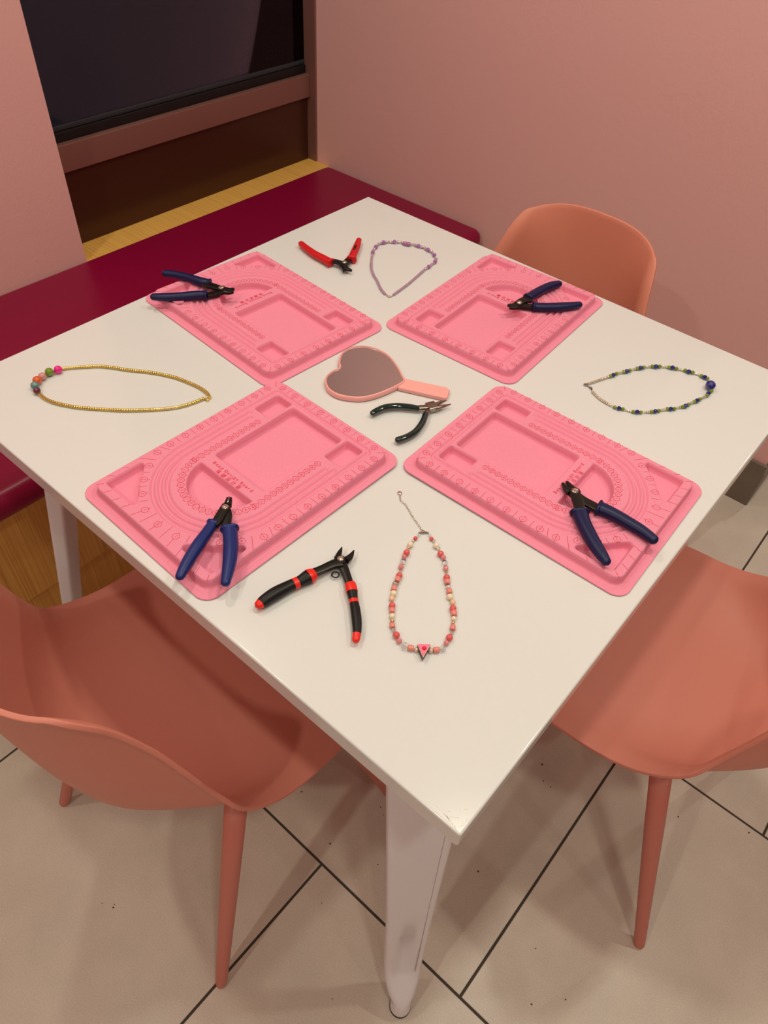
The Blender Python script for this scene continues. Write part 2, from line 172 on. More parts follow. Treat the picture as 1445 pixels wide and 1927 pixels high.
# ---------------------------------------------------------------- mesh helpers
def mesh_obj(name, verts, faces, m=None, parent=None, smooth=True, sharp=None):
    me = bpy.data.meshes.new(name); me.from_pydata([tuple(v) for v in verts], [], [tuple(f) for f in faces]); me.update()
    return link(name, me, m, parent, smooth, sharp)
def link(name, me, m=None, parent=None, smooth=True, sharp=None):
    if m is not None: me.materials.append(m)
    if smooth: me.polygons.foreach_set('use_smooth', [True]*len(me.polygons))
    if smooth and sharp: me.set_sharp_from_angle(angle=math.radians(sharp))
    o = bpy.data.objects.new(name, me); COL.objects.link(o)
    if parent is not None: o.parent = parent
    return o
def empty(name, loc=(0, 0, 0), rz=0.0):
    o = bpy.data.objects.new(name, None); o.empty_display_size = 0.05; o.location = loc; o.rotation_euler = (0, 0, rz)
    COL.objects.link(o); return o
def tag(o, label=None, cat=None, group=None, kind=None):
    if label: o['label'] = label
    if cat: o['category'] = cat
    if group: o['group'] = group
    if kind: o['kind'] = kind
    return o
class MB:
    def __init__(s): s.v = []; s.f = []
    def add(s, v, f):
        n = len(s.v); s.v += [tuple(p) for p in v]; s.f += [tuple(i+n for i in q) for q in f]; return s
    def box(s, a, b):
        x0, y0, z0 = a; x1, y1, z1 = b
        return s.add([(x0,y0,z0),(x1,y0,z0),(x1,y1,z0),(x0,y1,z0),(x0,y0,z1),(x1,y0,z1),(x1,y1,z1),(x0,y1,z1)],
                     [(0,3,2,1),(4,5,6,7),(0,1,5,4),(1,2,6,5),(2,3,7,6),(3,0,4,7)])
    def prism(s, poly, z0, z1):
        n = len(poly)
        return s.add([(x,y,z0) for x,y in poly]+[(x,y,z1) for x,y in poly],
                     [tuple(range(n))[::-1], tuple(range(n,2*n))]+[(i,(i+1)%n,(i+1)%n+n,i+n) for i in range(n)])
    def sphere(s, c, r, nu=14, nv=9, sc=(1,1,1), rot=None):
        v = [(0,0,1)]+[(math.sin(math.pi*j/nv)*math.cos(2*math.pi*i/nu), math.sin(math.pi*j/nv)*math.sin(2*math.pi*i/nu), math.cos(math.pi*j/nv)) for j in range(1,nv) for i in range(nu)]+[(0,0,-1)]
        f = [(0,1+i,1+(i+1)%nu) for i in range(nu)]
        for j in range(nv-2):
            for i in range(nu):
                a = 1+j*nu+i; b_ = 1+j*nu+(i+1)%nu; f.append((a,a+nu,b_+nu,b_))
        e = len(v)-1; f += [(e,1+(nv-2)*nu+(i+1)%nu,1+(nv-2)*nu+i) for i in range(nu)]
        o = []
        for p in v:
            q = Vector((p[0]*r*sc[0], p[1]*r*sc[1], p[2]*r*sc[2]))
            if rot is not None: q = rot @ q
            o.append((q.x+c[0], q.y+c[1], q.z+c[2]))
        return s.add(o, f)
    def lathe(s, prof, nu=16, c=(0,0,0), rot=None):
        """prof = [(radius, z)] along local z"""
        v = []; f = []
        for r, z in prof:
            for i in range(nu):
                a = 2*math.pi*i/nu; q = Vector((r*math.cos(a), r*math.sin(a), z))
                if rot is not None: q = rot @ q
                v.append((q.x+c[0], q.y+c[1], q.z+c[2]))
        for j in range(len(prof)-1):
            for i in range(nu): f.append((j*nu+i, j*nu+(i+1)%nu, (j+1)*nu+(i+1)%nu, (j+1)*nu+i))
        f.append(tuple(range(nu))[::-1]); f.append(tuple((len(prof)-1)*nu+i for i in range(nu)))
        return s.add(v, f)
    def torus(s, c, R, r, rot=None, nu=12, nv=6, sx=1.0):
        v = []; f = []
        for i in range(nu):
            a = 2*math.pi*i/nu
            for j in range(nv):
                b_ = 2*math.pi*j/nv
                q = Vector(((R*sx+r*math.cos(b_))*math.cos(a), (R+r*math.cos(b_))*math.sin(a), r*math.sin(b_)))
                if rot is not None: q = rot @ q
                v.append((q.x+c[0], q.y+c[1], q.z+c[2]))
        for i in range(nu):
            for j in range(nv): f.append((i*nv+j, ((i+1)%nu)*nv+j, ((i+1)%nu)*nv+(j+1)%nv, i*nv+(j+1)%nv))
        return s.add(v, f)
    def sweep(s, P, W, H, nu=16, e=2.0, caps=True):
        """P 3D points, W half widths (horizontal), H half heights, e superellipse exponent"""
        v = []; f = []; n = len(P)
        for k in range(n):
            t = (Vector(P[min(k+1,n-1)])-Vector(P[max(k-1,0)])).normalized()
            side = Vector((-t.y, t.x, 0))
            side = side.normalized() if side.length > 1e-6 else Vector((1,0,0))
            up = t.cross(side).normalized()
            if up.z < 0: up = -up
            for i in range(nu):
                a = 2*math.pi*i/nu; ca, sa = math.cos(a), math.sin(a)
                x = math.copysign(abs(ca)**(2/e), ca); y = math.copysign(abs(sa)**(2/e), sa)
                q = Vector(P[k])+side*(x*W[k])+up*(y*H[k]); v.append(tuple(q))
        for k in range(n-1):
            for i in range(nu): f.append((k*nu+i, k*nu+(i+1)%nu, (k+1)*nu+(i+1)%nu, (k+1)*nu+i))
        if caps: f.append(tuple(range(nu))[::-1]); f.append(tuple((n-1)*nu+i for i in range(nu)))
        return s.add(v, f)
    def build(s, name, m=None, parent=None, smooth=True, sharp=None):
        return mesh_obj(name, s.v, s.f, m, parent, smooth, sharp)
def catmull(P, n=8, closed=False):
    P = [tuple(p) for p in P]; N_ = len(P); out = []
    for i in range(N_ if closed else N_-1):
        g = (lambda k: P[k % N_]) if closed else (lambda k: P[min(max(k, 0), N_-1)])
        p0, p1, p2, p3 = g(i-1), g(i), g(i+1), g(i+2)
        for j in range(n):
            t = j/n
            out.append(tuple(0.5*((2*b)+(c-a)*t+(2*a-5*b+4*c-d)*t*t+(3*b-a-3*c+d)*t**3) for a, b, c, d in zip(p0, p1, p2, p3)))
    if not closed: out.append(P[-1])
    return out
def bevelled(name, a, b, r, m, parent=None, seg=2):
    bm = bmesh.new(); bmesh.ops.create_cube(bm, size=1.0)
    for v in bm.verts: v.co = Vector([(a[i]+b[i])/2+(b[i]-a[i])*v.co[i] for i in range(3)])
    bmesh.ops.bevel(bm, geom=bm.edges[:], offset=r, segments=seg, profile=0.5, affect='EDGES')
    me = bpy.data.meshes.new(name); bm.to_mesh(me); bm.free()
    o = link(name, me, m, parent, True, 50); wn = o.modifiers.new('weighted', 'WEIGHTED_NORMAL'); wn.keep_sharp = True
    return o
# ---------------------------------------------------------------- room shell
XW, YW, ZC = -1.16, 1.085, 2.72
def struct(name, mb, m, **k):
    return tag(mb.build(name, m, None, smooth=False, **k), kind='structure')
fl = struct('floor', MB().box((-1.5, -4.0, -0.10), (4.0, 4.0, -0.0025)), M_grout)
TP, GR = 0.6005, 0.0042
tile_cache = {}
rnd = random.Random(4)
for j in range(-6, 7):
    y0 = -0.3845+j*TP; y1 = y0+TP
    x_off = 0.5255 if j % 2 == 0 else 0.2125
    for i in range(-3, 7):
        x0 = x_off+(i-1)*TP; x1 = x0+TP
        a0, a1 = max(x0+GR/2, -1.16), min(x1-GR/2, 3.99); b0, b1 = max(y0+GR/2, -3.99), min(y1-GR/2, 3.99)
        if a1-a0 < 0.02 or b1-b0 < 0.02: continue
        key = (round(a1-a0, 3), round(b1-b0, 3))
        if key not in tile_cache:
            bm = bmesh.new(); bmesh.ops.create_cube(bm, size=1.0)
            for v in bm.verts: v.co = Vector((v.co.x*key[0], v.co.y*key[1], (v.co.z-0.5)*0.002))
            bmesh.ops.bevel(bm, geom=[e for e in bm.edges if all(v.co.z > -0.0005 for v in e.verts)], offset=0.0007, segments=1, affect='EDGES')
            me = bpy.data.meshes.new('tile'); bm.to_mesh(me); bm.free(); me.materials.append(M_floor); tile_cache[key] = me
        t = bpy.data.objects.new('tile', tile_cache[key]); COL.objects.link(t); t.parent = fl
        t.location = ((a0+a1)/2, (b0+b1)/2, 0.0)
struct('ceiling', MB().box((-1.6, -4.1, ZC), (4.1, 4.1, ZC+0.1)), M_ceil)
# window wall (left in the picture) with the window opening cut in it
WY0, WY1, WZ0, WZ1 = 0.1765, YW, 0.44, 2.25
struct('wall_left', MB().box((XW-0.25, -4.0, 0), (XW, WY0, ZC)).box((XW-0.25, WY0, WZ1), (XW, YW, ZC)).box((XW-0.25, WY0, 0), (XW, YW, WZ0-0.05)).box((XW-0.25, YW+0.14, 0), (XW, 4.0, ZC)), M_wall)
struct('wall_right', MB().box((XW-0.25, YW, 0), (0.432, YW+0.14, ZC)), M_wall)
struct('wall_far', MB().box((-1.4, 4.0, 0), (4.0, 4.1, ZC)), M_wall)
struct('wall_back', MB().box((-1.4, -4.1, 0), (4.0, -4.0, ZC)), M_wall)
struct('wall_side', MB().box((4.0, -4.1, 0), (4.1, 4.1, ZC)), M_wall)
bb = tag(empty('baseboard_right', (0, YW, 0)), kind='structure')
for a, b_ in ((-0.79, -0.195), (-0.191, 0.4395)):
    o = bevelled('tile', (a, -0.010, 0.0), (b_, -0.0005, 0.143), 0.0015, M_base, bb, 1)
o = bevelled('tile', (0.4325, -0.008, 0.0), (0.4425, 0.139, 0.118), 0.0015, M_baseside, bb, 1)
# window
win = tag(empty('window_1', (-1.235, 0.63, 0.44)), kind='structure')
def wpart(name, a, b_, m, r=0.0015):
    o = bevelled(name, (a[0]+1.235, a[1]-0.63, a[2]-0.44), (b_[0]+1.235, b_[1]-0.63, b_[2]-0.44), r, m, win, 1); return o
wpart('lower_panel', (-1.262, WY0, 0.440), (-1.247, 1.0775, 0.632), M_bronzedark)
wpart('rail', (-1.262, WY0, 0.628), (-1.235, 1.0775, 0.691), M_bronze)
wpart('gasket', (-1.266, WY0, 0.6915), (-1.252, 1.0775, 0.714), M_seal)
wpart('gasket_lip', (-1.268, WY0, 0.7145), (-1.256, 1.0775, 0.727), M_strip)
wpart('jamb', (-1.262, 1.078, 0.440), (-1.212, 1.0845, WZ1), M_bronze)
wpart('jamb', (-1.262, WY0, 0.728), (-1.225, WY0+0.03, WZ1), M_bronze)
wpart('head_frame', (-1.262, WY0+0.03, WZ1-0.05), (-1.225, 1.0775, WZ1), M_bronze)
def pane_mat():
    m = bpy.data.materials.new('window_glass'); m.use_nodes = True; nt = m.node_tree; N = nt.nodes; L = nt.links
    for n in list(N): N.remove(n)
    out = N.new('ShaderNodeOutputMaterial'); mx = N.new('ShaderNodeMixShader'); fr = N.new('ShaderNodeFresnel'); fr.inputs['IOR'].default_value = 1.45
    tr = N.new('ShaderNodeBsdfTransparent'); tr.inputs['Color'].default_value = (0.75, 0.80, 0.85, 1)
    gl = N.new('ShaderNodeBsdfGlossy'); gl.inputs['Roughness'].default_value = 0.0; gl.inputs['Color'].default_value = (0.64, 0.62, 0.72, 1)
    L.new(fr.outputs[0], mx.inputs[0]); L.new(tr.outputs[0], mx.inputs[1]); L.new(gl.outputs[0], mx.inputs[2]); L.new(mx.outputs[0], out.inputs[0])
    return m
M_pane = pane_mat()
MB().box((-1.264+1.235, WY0+0.001-0.63, 0.7275-0.44), (-1.258+1.235, 1.0772-0.63, WZ1-0.05-0.44)).build('pane', M_pane, win, False)
o = bevelled('window_sill', (XW-0.10+1.235, WY0-0.63, 0.400-0.44), (XW+1.235, YW-0.001-0.63, 0.4395-0.44), 0.001, M_oakx, win, 1)
# ---------------------------------------------------------------- window bench
bench = tag(empty('window_bench', (-0.86, 0.0, 0)), 'long built-in oak bench with magenta vinyl cushion below the window', 'bench')
YB0, YB1 = -1.55, YW-0.0065
o = bevelled('bench_front', (-0.600+0.86, YB0, 0.125), (-0.580+0.86, YB1, 0.384), 0.002, M_oakv, bench, 1)
MB().box((-0.620+0.86, YB0+0.02, 0.0), (-0.5885+0.86, YB1, 0.1245)).build('toe_kick', M_oakv, bench, False)
MB().box((-1.157+0.86, YB0, 0.12), (-0.6205+0.86, YB0+0.018, 0.384)).build('end_panel', M_oakv, bench, False)
MB().box((-1.157+0.86, YB0, 0.3845), (-0.582+0.86, YB1, 0.3905)).build('seat_deck', M_oakv, bench, False)
def cushion():
    bm = bmesh.new(); bmesh.ops.create_cube(bm, size=1.0)
    a, b_ = (-1.158+0.86, YB0-0.01, 0.391), (-0.532+0.86, YB1-0.002, 0.451)
    for v in bm.verts: v.co = Vector([(a[i]+b_[i])/2+(b_[i]-a[i])*v.co[i] for i in range(3)])
    bmesh.ops.bevel(bm, geom=[e for e in bm.edges if all(v.co.y > 0.5 for v in e.verts) and abs(e.verts[0].co.z-e.verts[1].co.z) > 0.01], offset=0.03, segments=5, profile=0.5, affect='EDGES')
    es = [e for e in bm.edges if abs(e.verts[0].co.z-e.verts[1].co.z) < 1e-4]
    bmesh.ops.bevel(bm, geom=es, offset=0.026, segments=6, profile=0.5, affect='EDGES')
    me = bpy.data.meshes.new('cushion'); bm.to_mesh(me); bm.free()
    o = link('cushion', me, M_cushion, bench, True, 60); wn = o.modifiers.new('weighted', 'WEIGHTED_NORMAL'); wn.weight = 100
    return o
cushion()
# ---------------------------------------------------------------- table
TT = 0.755; HX, HY = 0.455, 0.456
table = tag(empty('table', (0, 0, 0)), 'square white enamelled metal table with tapered legs, scratched front corner', 'table')
def tabletop():
    bm = bmesh.new(); bmesh.ops.create_cube(bm, size=1.0)
    for v in bm.verts: v.co = Vector((v.co.x*2*HX, v.co.y*2*HY, TT-0.0125+v.co.z*0.025))
    bmesh.ops.bevel(bm, geom=[e for e in bm.edges if abs(e.verts[0].co.z-e.verts[1].co.z) > 0.01], offset=0.0028, segments=3, profile=0.5, affect='EDGES')
    bmesh.ops.bevel(bm, geom=[e for e in bm.edges if all(v.co.z > TT-0.001 for v in e.verts)], offset=0.0026, segments=4, profile=0.5, affect='EDGES')
    me = bpy.data.meshes.new('tabletop'); bm.to_mesh(me); bm.free()
    o = link('tabletop', me, M_white, table, True, 60)
    wn = o.modifiers.new('weighted', 'WEIGHTED_NORMAL'); wn.keep_sharp = True; wn.weight = 100
    return o
tabletop()
def leg_mesh():
    """pressed sheet leg for the +x -y corner: a broad plate across the diagonal with folded sides, splayed towards the floor.
    rows: height, distance of the plate along x = -y, width, depth"""
    lv = [(0.7295, .361, .104, .030), (0.60, .377, .094, .027), (0.45, .396, .081, .024), (0.30, .415, .068, .022), (0.232, .4235, .0625, .022),
          (0.224, .4246, .0630, .022), (0.16, .432, .0600, .023), (0.112, .4375, .0575, .025), (0.100, .4390, .057, .027), (0.080, .4430, .054, .031), (0.058, .4500, .0440, .032),
          (0.044, .4560, .0300, .0300), (0.030, .4585, .0310, .0310), (0.0105, .4588, .0335, .0335)]
    v = []; f = []; n = 0; s2 = math.sqrt(0.5)
    for k, (z, c, w, d) in enumerate(lv):
        q = max(0.0, min(1.0, (z-0.05)/0.06)); ex = 2.0+5.0*q
        off = (d/2)*q                              # plate front stays on the line, body behind it
        flute = 0.0085 if 0.105 < z < 0.2262 else 0.0
        r = min(w, d)/2*(1-q)*0.999+0.006*q; ring_ = []
        hw, hd = w/2, d/2
        for sx, sy, st in ((1, 1, 0.0), (-1, 1, math.pi/2), (-1, -1, math.pi), (1, -1, 1.5*math.pi)):
            for i in range(7):
                a = st+math.pi/2*i/6; ring_.append((sx*(hw-r)+r*math.cos(a), sy*(hd-r)+r*math.sin(a)))
            if st == 0.0:
                for i in range(1, 18): ring_.append(((hw-r)*(1-2*i/18), hd))
        n = len(ring_)
        for t, u in ring_:
            if u > 0:
                u += 0.0025*q*(1-(2*t/w)**2)
                if flute: u -= flute*max(0.0, min(1.0, 1.45-abs(t)/(w*0.19)))*0.7
            v.append((c+t*s2+(u-off)*s2, -c+t*s2-(u-off)*s2, z))
    for k in range(len(lv)-1):
        for i in range(n): f.append((k*n+i, k*n+(i+1)%n, (k+1)*n+(i+1)%n, (k+1)*n+i))
    f.append(tuple(range(n))[::-1]); f.append(tuple((len(lv)-1)*n+i for i in range(n)))
    bm = bmesh.new(); me = bpy.data.meshes.new('leg'); me.from_pydata(v, [], f); bm.from_mesh(me); bmesh.ops.recalc_face_normals(bm, faces=bm.faces[:]); bm.to_mesh(me); bm.free()
    me.polygons.foreach_set('use_smooth', [True]*len(me.polygons)); me.set_sharp_from_angle(angle=math.radians(50)); me.materials.append(M_legwhite)
    return me
for i, pts in enumerate(SCRATCH_GLINT):
    P = [(p[0], p[1], TT+0.00005) for p in pts]
    MB().sweep(P, [0.0002]+[0.00055]*(len(P)-2)+[0.0002], [0.00012]*len(P), 6).build('scratch_glint', mat('scratch_glint_paint', (0.97, 0.97, 0.93), 0.15, coat=0.5), table, True)  # scratches and shiny corner edge, their glint put into the bright colour
leg_me = leg_mesh()
fm = MB().lathe([(0.0160, 0.0), (0.0174, 0.002), (0.0174, 0.007), (0.0165, 0.0105)], 20)
foot_me = None
for q in range(4):
    o = bpy.data.objects.new('leg', leg_me); COL.objects.link(o); o.parent = table
    o.rotation_euler = (0, 0, q*math.pi/2)
    if foot_me is None:
        ft = fm.build('foot_cap', M_rubber, o); foot_me = ft.data
    else:
        ft = bpy.data.objects.new('foot_cap', foot_me); COL.objects.link(ft); ft.parent = o
    sm = MB(); sp = []
    for z, c, w in ((0.725, .361, .104), (0.60, .377, .094), (0.45, .396, .081), (0.30, .415, .068), (0.16, .433, .056), (0.112, .4395, .0515)):
        t = w*0.345; u = 0.0025*(1-0.69**2)-0.0002; sp.append((c+(t+u)*math.sqrt(0.5), -c+(t-u)*math.sqrt(0.5), z))
    sm.sweep(sp, [0.0005]*6, [0.0005]*6, 6).build('fold_seam', M_seam, o)
    ft.location = (0.4588, -0.4588, 0)
for a in range(4):
    # apron rails under the top, set well back from the edge
    r = MB().box((-0.29, -0.345, 0.7005), (0.29, -0.341, 0.7295)).build('apron', M_legwhite, table, False)
    r.rotation_euler = (0, 0, a*math.pi/2)
# ---------------------------------------------------------------- chairs
def chair_shell():
    Cc = [(.222,.422),(.165,.434),(.08,.428),(0,.420),(-.08,.417),(-.15,.428),(-.202,.466),(-.228,.55),(-.243,.64),(-.254,.73),(-.262,.818)]
    Ee = [(.205,.416),(.15,.431),(.078,.443),(0,.452),(-.056,.474),(-.100,.511),(-.122,.565),(-.142,.635),(-.162,.70),(-.192,.765),(-.232,.812)]
    Ww = [.200,.223,.231,.231,.228,.218,.201,.187,.171,.153,.141]
    n = len(Cc)
    row = [(Cc[i][0], Cc[i][1], Ee[i][0], Ee[i][1], Ww[i]) for i in range(n)]
    dense = catmull(row, 12)
    ND = len(dense)-1
    def samp(t):
        x = min(max(t, 0), 1)*ND; i = min(int(x), ND-1); k = x-i
        return [a+(b-a)*k for a, b in zip(dense[i], dense[i+1])]
    NU, NV = 48, 64; v = []; f = []
    for j in range(NV+1):
        for i in range(NU+1):
            u = math.sin((i/NU-0.5)*math.pi)*0.45+(2*i/NU-1)*0.55
            a = min(abs(u), 1.0)
            t0 = 0.055*(1-(1-a**3.0)**(1/3.0)); t1 = 1-0.095*(1-(1-a**2.8)**(1/2.8))
            cy, cz, ey, ez, w = samp(t0+(t1-t0)*j/NV)
            g = 0.94*(a/0.9)**2.7 if a < 0.9 else 0.94+0.06*(1-((1-a)/0.1)**2)
            v.append((w*u, cy+(ey-cy)*g, cz+(ez-cz)*g))
    for j in range(NV):
        for i in range(NU):
            p = j*(NU+1)+i; f.append((p, p+NU+1, p+NU+2, p+1))
    return v, f
def make_chair(label, loc, rz, m):
    c = tag(empty('dining_chair', loc, rz), label, 'chair', 'coral shell chairs around the white table')
    v, f = chair_shell()
    s = mesh_obj('shell', v, f, m, c, True)
    md = s.modifiers.new('thick', 'SOLIDIFY'); md.thickness = 0.006; md.offset = 1.0
    bv = s.modifiers.new('round', 'BEVEL'); bv.width = 0.0018; bv.segments = 2; bv.limit_method = 'ANGLE'; bv.angle_limit = 1.0
    for sx, sy, q in ((1,-1,0),(-1,-1,1),(1,1,2),(-1,1,3)):
        top = Vector((sx*0.163, -0.075 if sy < 0 else 0.105, 0.412)); bot = Vector((sx*0.222, -0.210 if sy < 0 else 0.215, 0.0))
        P = [bot+(top-bot)*t for t in (0.0, 0.006, 0.02, 0.3, 0.7, 1.0)]
        R = [0.0075, 0.0092, 0.0098, 0.0118, 0.0148, 0.0160]
        MB().sweep([tuple(p) for p in P], R, R, 18).build('leg', M_coralleg, c)
    fr = MB()
    pts = [(.158,-.075),(.158,.10),(-.158,.10),(-.158,-.075),(.158,-.075)]
    for k in range(4):
        a, b_ = pts[k], pts[k+1]
        fr.sweep([(a[0],a[1],.393),(b_[0],b_[1],.393)], [.009]*2, [.009]*2, 10)
    fr.build('seat_frame', M_coralleg, c)
    return c
ch = make_chair('coral shell chair at the lower left, tucked under the left side of the table', (-0.004, -0.418, 0), 0.0, M_coral)
def dup(root, loc, rz, label, m=None):
    r = root.copy(); COL.objects.link(r); r.location = loc; r.rotation_euler = (0, 0, rz); r['label'] = label
    for k in list(root.children):
        c = k.copy(); COL.objects.link(c); c.parent = r
        if m is not None and k.name.startswith('shell'):
            c.data = k.data.copy(); c.data.materials.clear(); c.data.materials.append(m)
        for g in k.children:
            d = g.copy(); COL.objects.link(d); d.parent = c
    return r
dup(ch, (0.506, 0.106, 0), math.pi/2, 'coral shell chair at the right side of the table, on the open floor')
dup(ch, (-0.010, 0.362, 0), math.pi, 'peach coral shell chair behind the table with its backrest against the pink wall', M_corallight)
# ---------------------------------------------------------------- bead design boards
BH = 0.014
def sd_rrect(X, Y, cx, cy, hx, hy, r):
    qx = np.abs(X-cx)-hx+r; qy = np.abs(Y-cy)-hy+r
    return np.hypot(np.maximum(qx, 0), np.maximum(qy, 0))+np.minimum(np.maximum(qx, qy), 0)-r
def sd_poly(X, Y, P):
    d = np.full(X.shape, 1e9); s = np.ones(X.shape); n = len(P)
    for i in range(n):
        ax, ay = P[i]; bx, by = P[i-1]
        ex, ey = bx-ax, by-ay; wx, wy = X-ax, Y-ay
        t = np.clip((wx*ex+wy*ey)/(ex*ex+ey*ey), 0, 1)
        d = np.minimum(d, (wx-ex*t)**2+(wy-ey*t)**2)
        c1 = Y >= ay; c2 = Y < by; c3 = ex*wy > ey*wx
        flip = (c1 & c2 & c3) | (~c1 & ~c2 & ~c3)
        s = np.where(flip, -s, s)
    return s*np.sqrt(d)
def ss(x, a, b):
    t = np.clip((x-a)/(b-a), 0, 1); return t*t*(3-2*t)
BXA, BXS, BYC = -0.1535, 0.1448, 0.1085     # raised plate: arch end x, square end x, half width
FL = 0.0138
ACX = -0.0355                                # centre of the arch
def board_mesh():
    h = 0.00095
    x0, x1, y0, y1 = BXA-FL-h, BXS+FL+h, -BYC-FL-h, BYC+FL+h
    nx = int((x1-x0)/h)+2; ny = int((y1-y0)/h)+2
    X, Y = np.meshgrid(np.linspace(x0, x1, nx), np.linspace(y0, y1, ny), indexing='ij')
    cx, hx = (BXA+BXS)/2, (BXS-BXA)/2
    outer = sd_rrect(X, Y, cx, 0, hx+FL, BYC+FL, 0.019)
    plate = sd_rrect(X, Y, cx, 0, hx, BYC, 0.012)
    Z = 0.0018 + (BH-0.0018)*(1-ss(plate, -0.0010, 0.0024))
    Z = Z+0.0012*np.exp(-((plate-0.0056)/0.0022)**2)
    # three U shaped grooves
    R = np.where(X < ACX, np.hypot(X-ACX, Y), np.abs(Y))
    def groove(rc, hw, dep, xend):
        g = 0.5+0.5*np.cos(np.clip((R-rc)/hw, -1, 1)*math.pi)
        if xend is not None: g = g*(1-ss(X, xend-0.005, xend+0.001))
        return dep*g
    Z = Z-groove(0.0805, 0.0043, 0.0036, 0.0765)-groove(0.0717, 0.0043, 0.0036, 0.0700)
    RR = np.minimum(R, 9)
    loop = np.where(X < ACX, np.abs(np.hypot(X-ACX, Y)-0.0893), np.abs(sd_rrect(X, Y, (ACX-0.2+0.1305)/2, 0, (0.1305-ACX+0.2)/2, 0.0893, 0.006)))
    Z = Z-0.0034*(0.5+0.5*np.cos(np.clip(loop/0.0043, 0, 1)*math.pi))
    # pockets
    def pocket(sd, dep, soft=0.0016):
        return dep*(1-ss(sd, -soft, 0.0006))
    D = 0.0124
    P = np.zeros_like(Z)
    P = np.maximum(P, pocket(sd_rrect(X, Y, 0.0525, 0, 0.0680, 0.0472, 0.004), D))
    for s in (1, -1):
        P = np.maximum(P, pocket(sd_rrect(X, Y, 0.1030, s*0.0675, 0.0215, 0.0148, 0.004), D))
        tri = sd_poly(X, Y, [(-0.1365, s*0.0965), (-0.0935, s*0.0965), (-0.1365, s*0.0510)])-0.0045
        # hollow the long side so it follows the arch
        tri = np.maximum(tri, (0.1048-np.hypot(X-ACX, Y)))
        P = np.maximum(P, pocket(tri, D*0.94, 0.0018))
    dd = np.maximum(np.hypot(X-ACX, Y)-0.0455, X-(-0.0395))
    dd2 = np.maximum(dd, -1)
    P = np.maximum(P, pocket(dd2-0.003, D, 0.0017))
    Z = Z-P
    inside = outer <= 0
    # pull the first outside ring of vertices on to the outline
    gx, gy = np.gradient(outer, X[:, 0], Y[0, :])
    Xs = np.where(inside, X, X-gx*outer); Ys = np.where(inside, Y, Y-gy*outer)
    idx = -np.ones(X.shape, int)
    cell = inside[:-1, :-1] & inside[1:, :-1] & inside[1:, 1:] & inside[:-1, 1:]
    anyc = inside[:-1, :-1] | inside[1:, :-1] | inside[1:, 1:] | inside[:-1, 1:]
    I, J = np.nonzero(anyc)
    quad = np.stack([np.stack([I, J], 1), np.stack([I+1, J], 1), np.stack([I+1, J+1], 1), np.stack([I, J+1], 1)], 1)
    lin = quad[..., 0]*X.shape[1]+quad[..., 1]
    used, inv = np.unique(lin, return_inverse=True); inv = inv.reshape(lin.shape)
    V = np.stack([Xs.ravel()[used], Ys.ravel()[used], Z.ravel()[used]], 1)
    me = bpy.data.meshes.new('tray'); me.from_pydata(V.tolist(), [], inv.tolist()); me.update()
    bm = bmesh.new(); bm.from_mesh(me)
    be = [e for e in bm.edges if e.is_boundary]
    r = bmesh.ops.extrude_edge_only(bm, edges=be)
    for g in r['geom']:
        if isinstance(g, bmesh.types.BMVert): g.co.z = 0.0002
    bmesh.ops.recalc_face_normals(bm, faces=bm.faces[:])
    bm.to_mesh(me); bm.free()
    return me
def glyphs(text, size=1.0):
    cu = bpy.data.curves.new('g', 'FONT'); cu.body = text; cu.size = size; cu.align_x = 'CENTER'; cu.align_y = 'CENTER'
    cu.resolution_u = 3
    o = bpy.data.objects.new('g', cu); COL.objects.link(o)
    bpy.context.view_layer.update()
    me = bpy.data.meshes.new_from_object(o.evaluated_get(bpy.context.evaluated_depsgraph_get()))
    v = [tuple(p.co) for p in me.vertices]; f = [tuple(p.vertices) for p in me.polygons]
    bpy.data.objects.remove(o); bpy.data.curves.remove(cu); bpy.data.meshes.remove(me)
    # centre on its own bounds
    if v:
        mx = (min(p[0] for p in v)+max(p[0] for p in v))/2; my = (min(p[1] for p in v)+max(p[1] for p in v))/2
        v = [(p[0]-mx, p[1]-my, 0) for p in v]
    return v, f
GL = {}
def stamp(mb, text, x, y, ang, size, z, sx=1.0):
    key = text
    if key not in GL: GL[key] = glyphs(text)
    v, f = GL[key]; c, s = math.cos(ang), math.sin(ang)
    mb.add([(x+(p[0]*sx*c-p[1]*s)*size, y+(p[0]*sx*s+p[1]*c)*size, z) for p in v], f)
def line(mb, x0, y0, x1, y1, w, z):
    d = math.hypot(x1-x0, y1-y0); nx, ny = -(y1-y0)/d*w/2, (x1-x0)/d*w/2
    mb.add([(x0-nx, y0-ny, z), (x1-nx, y1-ny, z), (x1+nx, y1+ny, z), (x0+nx, y0+ny, z)], [(0, 1, 2, 3)])
def ring(mb, x, y, r, w, z, n=20):
    v = []
    for i in range(n):
        a = 2*math.pi*i/n; v += [(x+(r-w/2)*math.cos(a), y+(r-w/2)*math.sin(a), z), (x+(r+w/2)*math.cos(a), y+(r+w/2)*math.sin(a), z)]
    mb.add(v, [(2*i, 2*i+1, (2*i+3) % (2*n), (2*i+2) % (2*n)) for i in range(n)])
